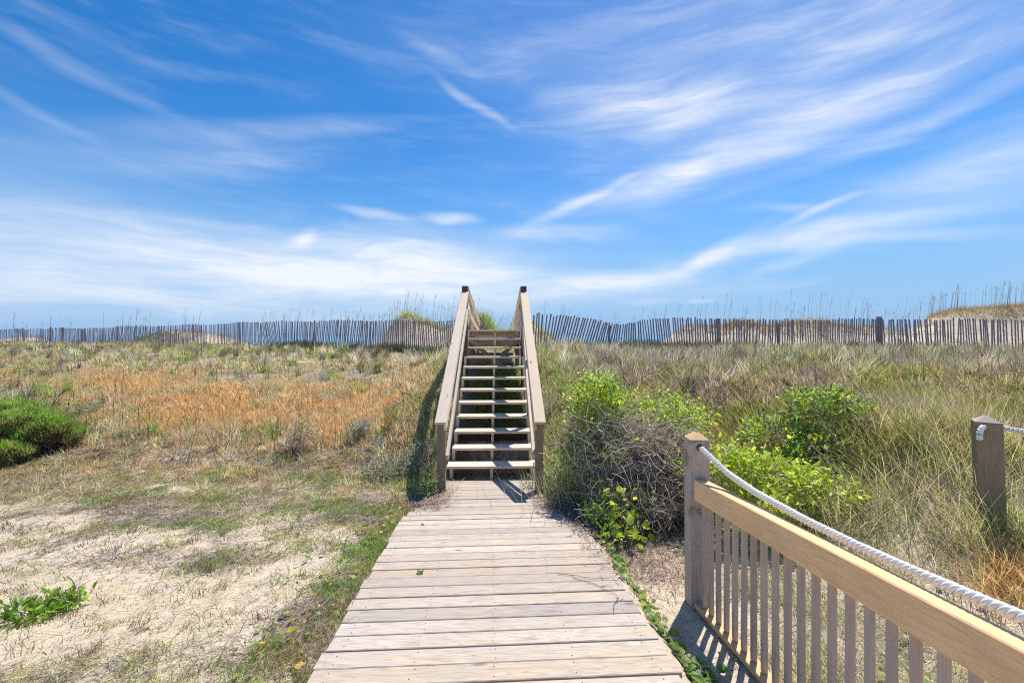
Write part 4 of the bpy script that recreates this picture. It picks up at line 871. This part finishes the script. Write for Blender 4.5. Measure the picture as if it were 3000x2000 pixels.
# bare branches arching out of the bank
def branch(label, pts, rad, twn=0, par=None, name='dead_branch'):
    P = np.array(pts, float); d = np.r_[0, np.cumsum(np.linalg.norm(np.diff(P, axis=0), axis=1))]; t = np.linspace(0, d[-1], 26)
    C = np.stack([np.interp(t, d, P[:, i]) for i in range(3)], 1)
    for _ in range(3): C[1:-1] = (C[:-2] + 2 * C[1:-1] + C[2:]) / 4
    C[1:-1] += rng.normal(0, rad * .6, (24, 3)); prt = [tubes(C[None], rad, np.array([(.20, .16, .12)]))]
    for q in range(twn):
        i = rng.integers(8, 25); D = rng.standard_normal(3) * .5 + (C[min(i + 1, 25)] - C[i - 1]) * 4; L_ = rng.uniform(.1, .35)
        prt.append(tubes((C[i] + np.linspace(0, 1, 6)[:, None] * D / np.linalg.norm(D) * L_ + np.r_[np.zeros((1, 3)), rng.normal(0, .012, (5, 3))])[None], rad * .45, np.array([(.24, .19, .15)])))
    v, f, c = merge(prt); o = link(name, raw_mesh(name, v, f, M['stem'], {'Col': ('FLOAT_COLOR', c)})); return tag(o, label, 'branch')
def pw(px, py, Y): return (at(px, Y), Y, zat(py, Y))
branch('long dark bare branch arching up to the right above the green shrub', [pw(2098, 1195, 6.4), pw(2140, 1150, 6.5), pw(2190, 1110, 6.7), pw(2250, 1062, 6.9), pw(2310, 1040, 7.1), pw(2355, 1018, 7.3)], .011, 7)
branch('thin crooked bare branch rising from the top of the vine thicket', [pw(1830, 1125, 5.9), pw(1825, 1085, 5.9), pw(1805, 1060, 6.0), pw(1800, 1020, 6.0), pw(1795, 985, 6.1)], .007, 5)
branch('slender bare branch leaning right over the vine thicket', [pw(1850, 1125, 5.8), pw(1900, 1095, 5.9), pw(1945, 1080, 6.0), pw(1965, 1040, 6.1)], .007, 5)
branch('pale dead twig standing on the bank with its tip against the sand fence', [pw(2005, 1150, 7.5), pw(2030, 1070, 7.7), pw(2050, 1030, 8.0), pw(2110, 985, 8.2), pw(2150, 955, 8.4)], .008, 5)
# things lying on the boards
def wkp(a_, b_, dz=.004): return wk(a_, b_, dz)
v0 = wkp(3.42, -.67, .006)
for (a_, b_, sz, lb) in ((3.47, -.56, .048, 'fallen green round leaf lying on the left of the boardwalk'), (4.55, -.70, .030, 'smaller green leaf curled on the boardwalk, farther than the round one')):
    c0 = wkp(a_, b_, .006); n_ = 12; vs = [c0 + Vector((0, 0, .006))] + [c0 + wax * sz * .55 * math.cos(i * 2 * math.pi / n_) + way * sz * .75 * math.sin(i * 2 * math.pi / n_) + Vector((0, 0, .012 * math.cos(2 * i * 2 * math.pi / n_) + .006)) for i in range(n_)]
    V_ = np.array([tuple(v) for v in vs]); Fq = np.array([(0, 1 + i, 1 + (i + 1) % n_) for i in range(n_)])
    o = link('fallen_leaf', raw_mesh('fallen_leaf', V_, Fq, M['leaf'], {'Col': ('FLOAT_COLOR', np.tile((.10, .20, .03), (len(V_), 1)))})); tag(o, lb, 'leaf')
tw = []
for pl in ([(3.36, .50), (3.33, .62), (3.28, .72), (3.26, .86)], [(3.30, .60), (3.20, .73), (3.10, .80), (3.02, .86), (2.96, .85)], [(2.98, .86), (2.90, .80), (2.80, .775)], [(3.15, .78), (3.14, .86)]):
    P = np.array([tuple(wkp(a_, b_, .008)) for a_, b_ in pl]); t = np.linspace(0, len(pl) - 1, 8); C = np.stack([np.interp(t, range(len(pl)), P[:, i]) for i in range(3)], 1)
    C[:, 2] += rng.uniform(0, .006, 8); tw.append(tubes(C[None], .0028, np.array([(.16, .11, .12)])))
v, f, c = merge(tw); o = link('fallen_twig', raw_mesh('fallen_twig', v, f, M['stem'], {'Col': ('FLOAT_COLOR', c)})); tag(o, 'thin forked twig lying on the right side of the boardwalk', 'twig')

# round-leaved ground cover along the right edge and yellowing leaves by the left edge
ps = []
def discs(X, Y, sz, cols, dz=.02):
    n = len(X); P = on(X, Y, dz); k_ = 8; an = np.arange(k_) * 2 * np.pi / k_
    nr = rng.normal(0, .35, (n, 3)); nr[:, 2] = 1; nr /= np.linalg.norm(nr, axis=1)[:, None]; U = np.cross(nr, np.tile((1, 0, 0), (n, 1))); U /= np.linalg.norm(U, axis=1)[:, None]; V2 = np.cross(nr, U)
    P[:, 2] += rng.uniform(0, .035, n); s = (sz * rng.uniform(.5, 1.25, n))[:, None, None]
    ring = P[:, None] + (U[:, None] * np.cos(an)[None, :, None] + V2[:, None] * np.sin(an)[None, :, None]) * s; ctr = P[:, None] - nr[:, None] * s * .2
    V_ = np.concatenate([ctr, ring], 1).reshape(-1, 3); b = (np.arange(n) * (k_ + 1))[:, None]
    Fq = np.stack([np.concatenate([b, b + 1 + 2 * i, b + 1 + 2 * i + 1, b + 1 + (2 * i + 2) % k_], 1) for i in range(k_ // 2)], 1).reshape(-1, 4)
    return V_, Fq, np.repeat(palette(n, cols, .18), k_ + 1, 0)
PW = [(.16, .28, .05), (.24, .38, .06), (.12, .22, .05), (.38, .42, .06), (.20, .30, .10)]
Y = rng.uniform(1.7, 4.3, 420); X = .04 - .0558 * Y + .99 + np.abs(rng.normal(0, .055, 420)) + .10 * vn(Y * 3, 2.0, 1); ps.append(discs(X, Y, .021, PW))
Y = rng.normal(2.25, .3, 260); X = .04 - .0558 * Y + 1.08 + np.abs(rng.normal(0, .10, 260)); ps.append(discs(X, Y, .022, PW))
X, Y = scatter(260, 1.4, 5, 1, .45, 1.5); k = edge_dist(X, Y) > .2; ps.append(discs(X[k], Y[k], .018, PW + [(.5, .42, .05)]))
Y = rng.uniform(1.9, 5.2, 260); X = .04 - .0558 * Y - 1.02 - np.abs(rng.normal(0, .22, 260)); ps.append(discs(X, Y, .016, PW + [(.60, .42, .04), (.55, .45, .05)]))
put('pennywort', ps, M['leaf'], label='round-leaved creeping plants scattered along both edges of the boardwalk', cat='ground cover', kind='stuff')
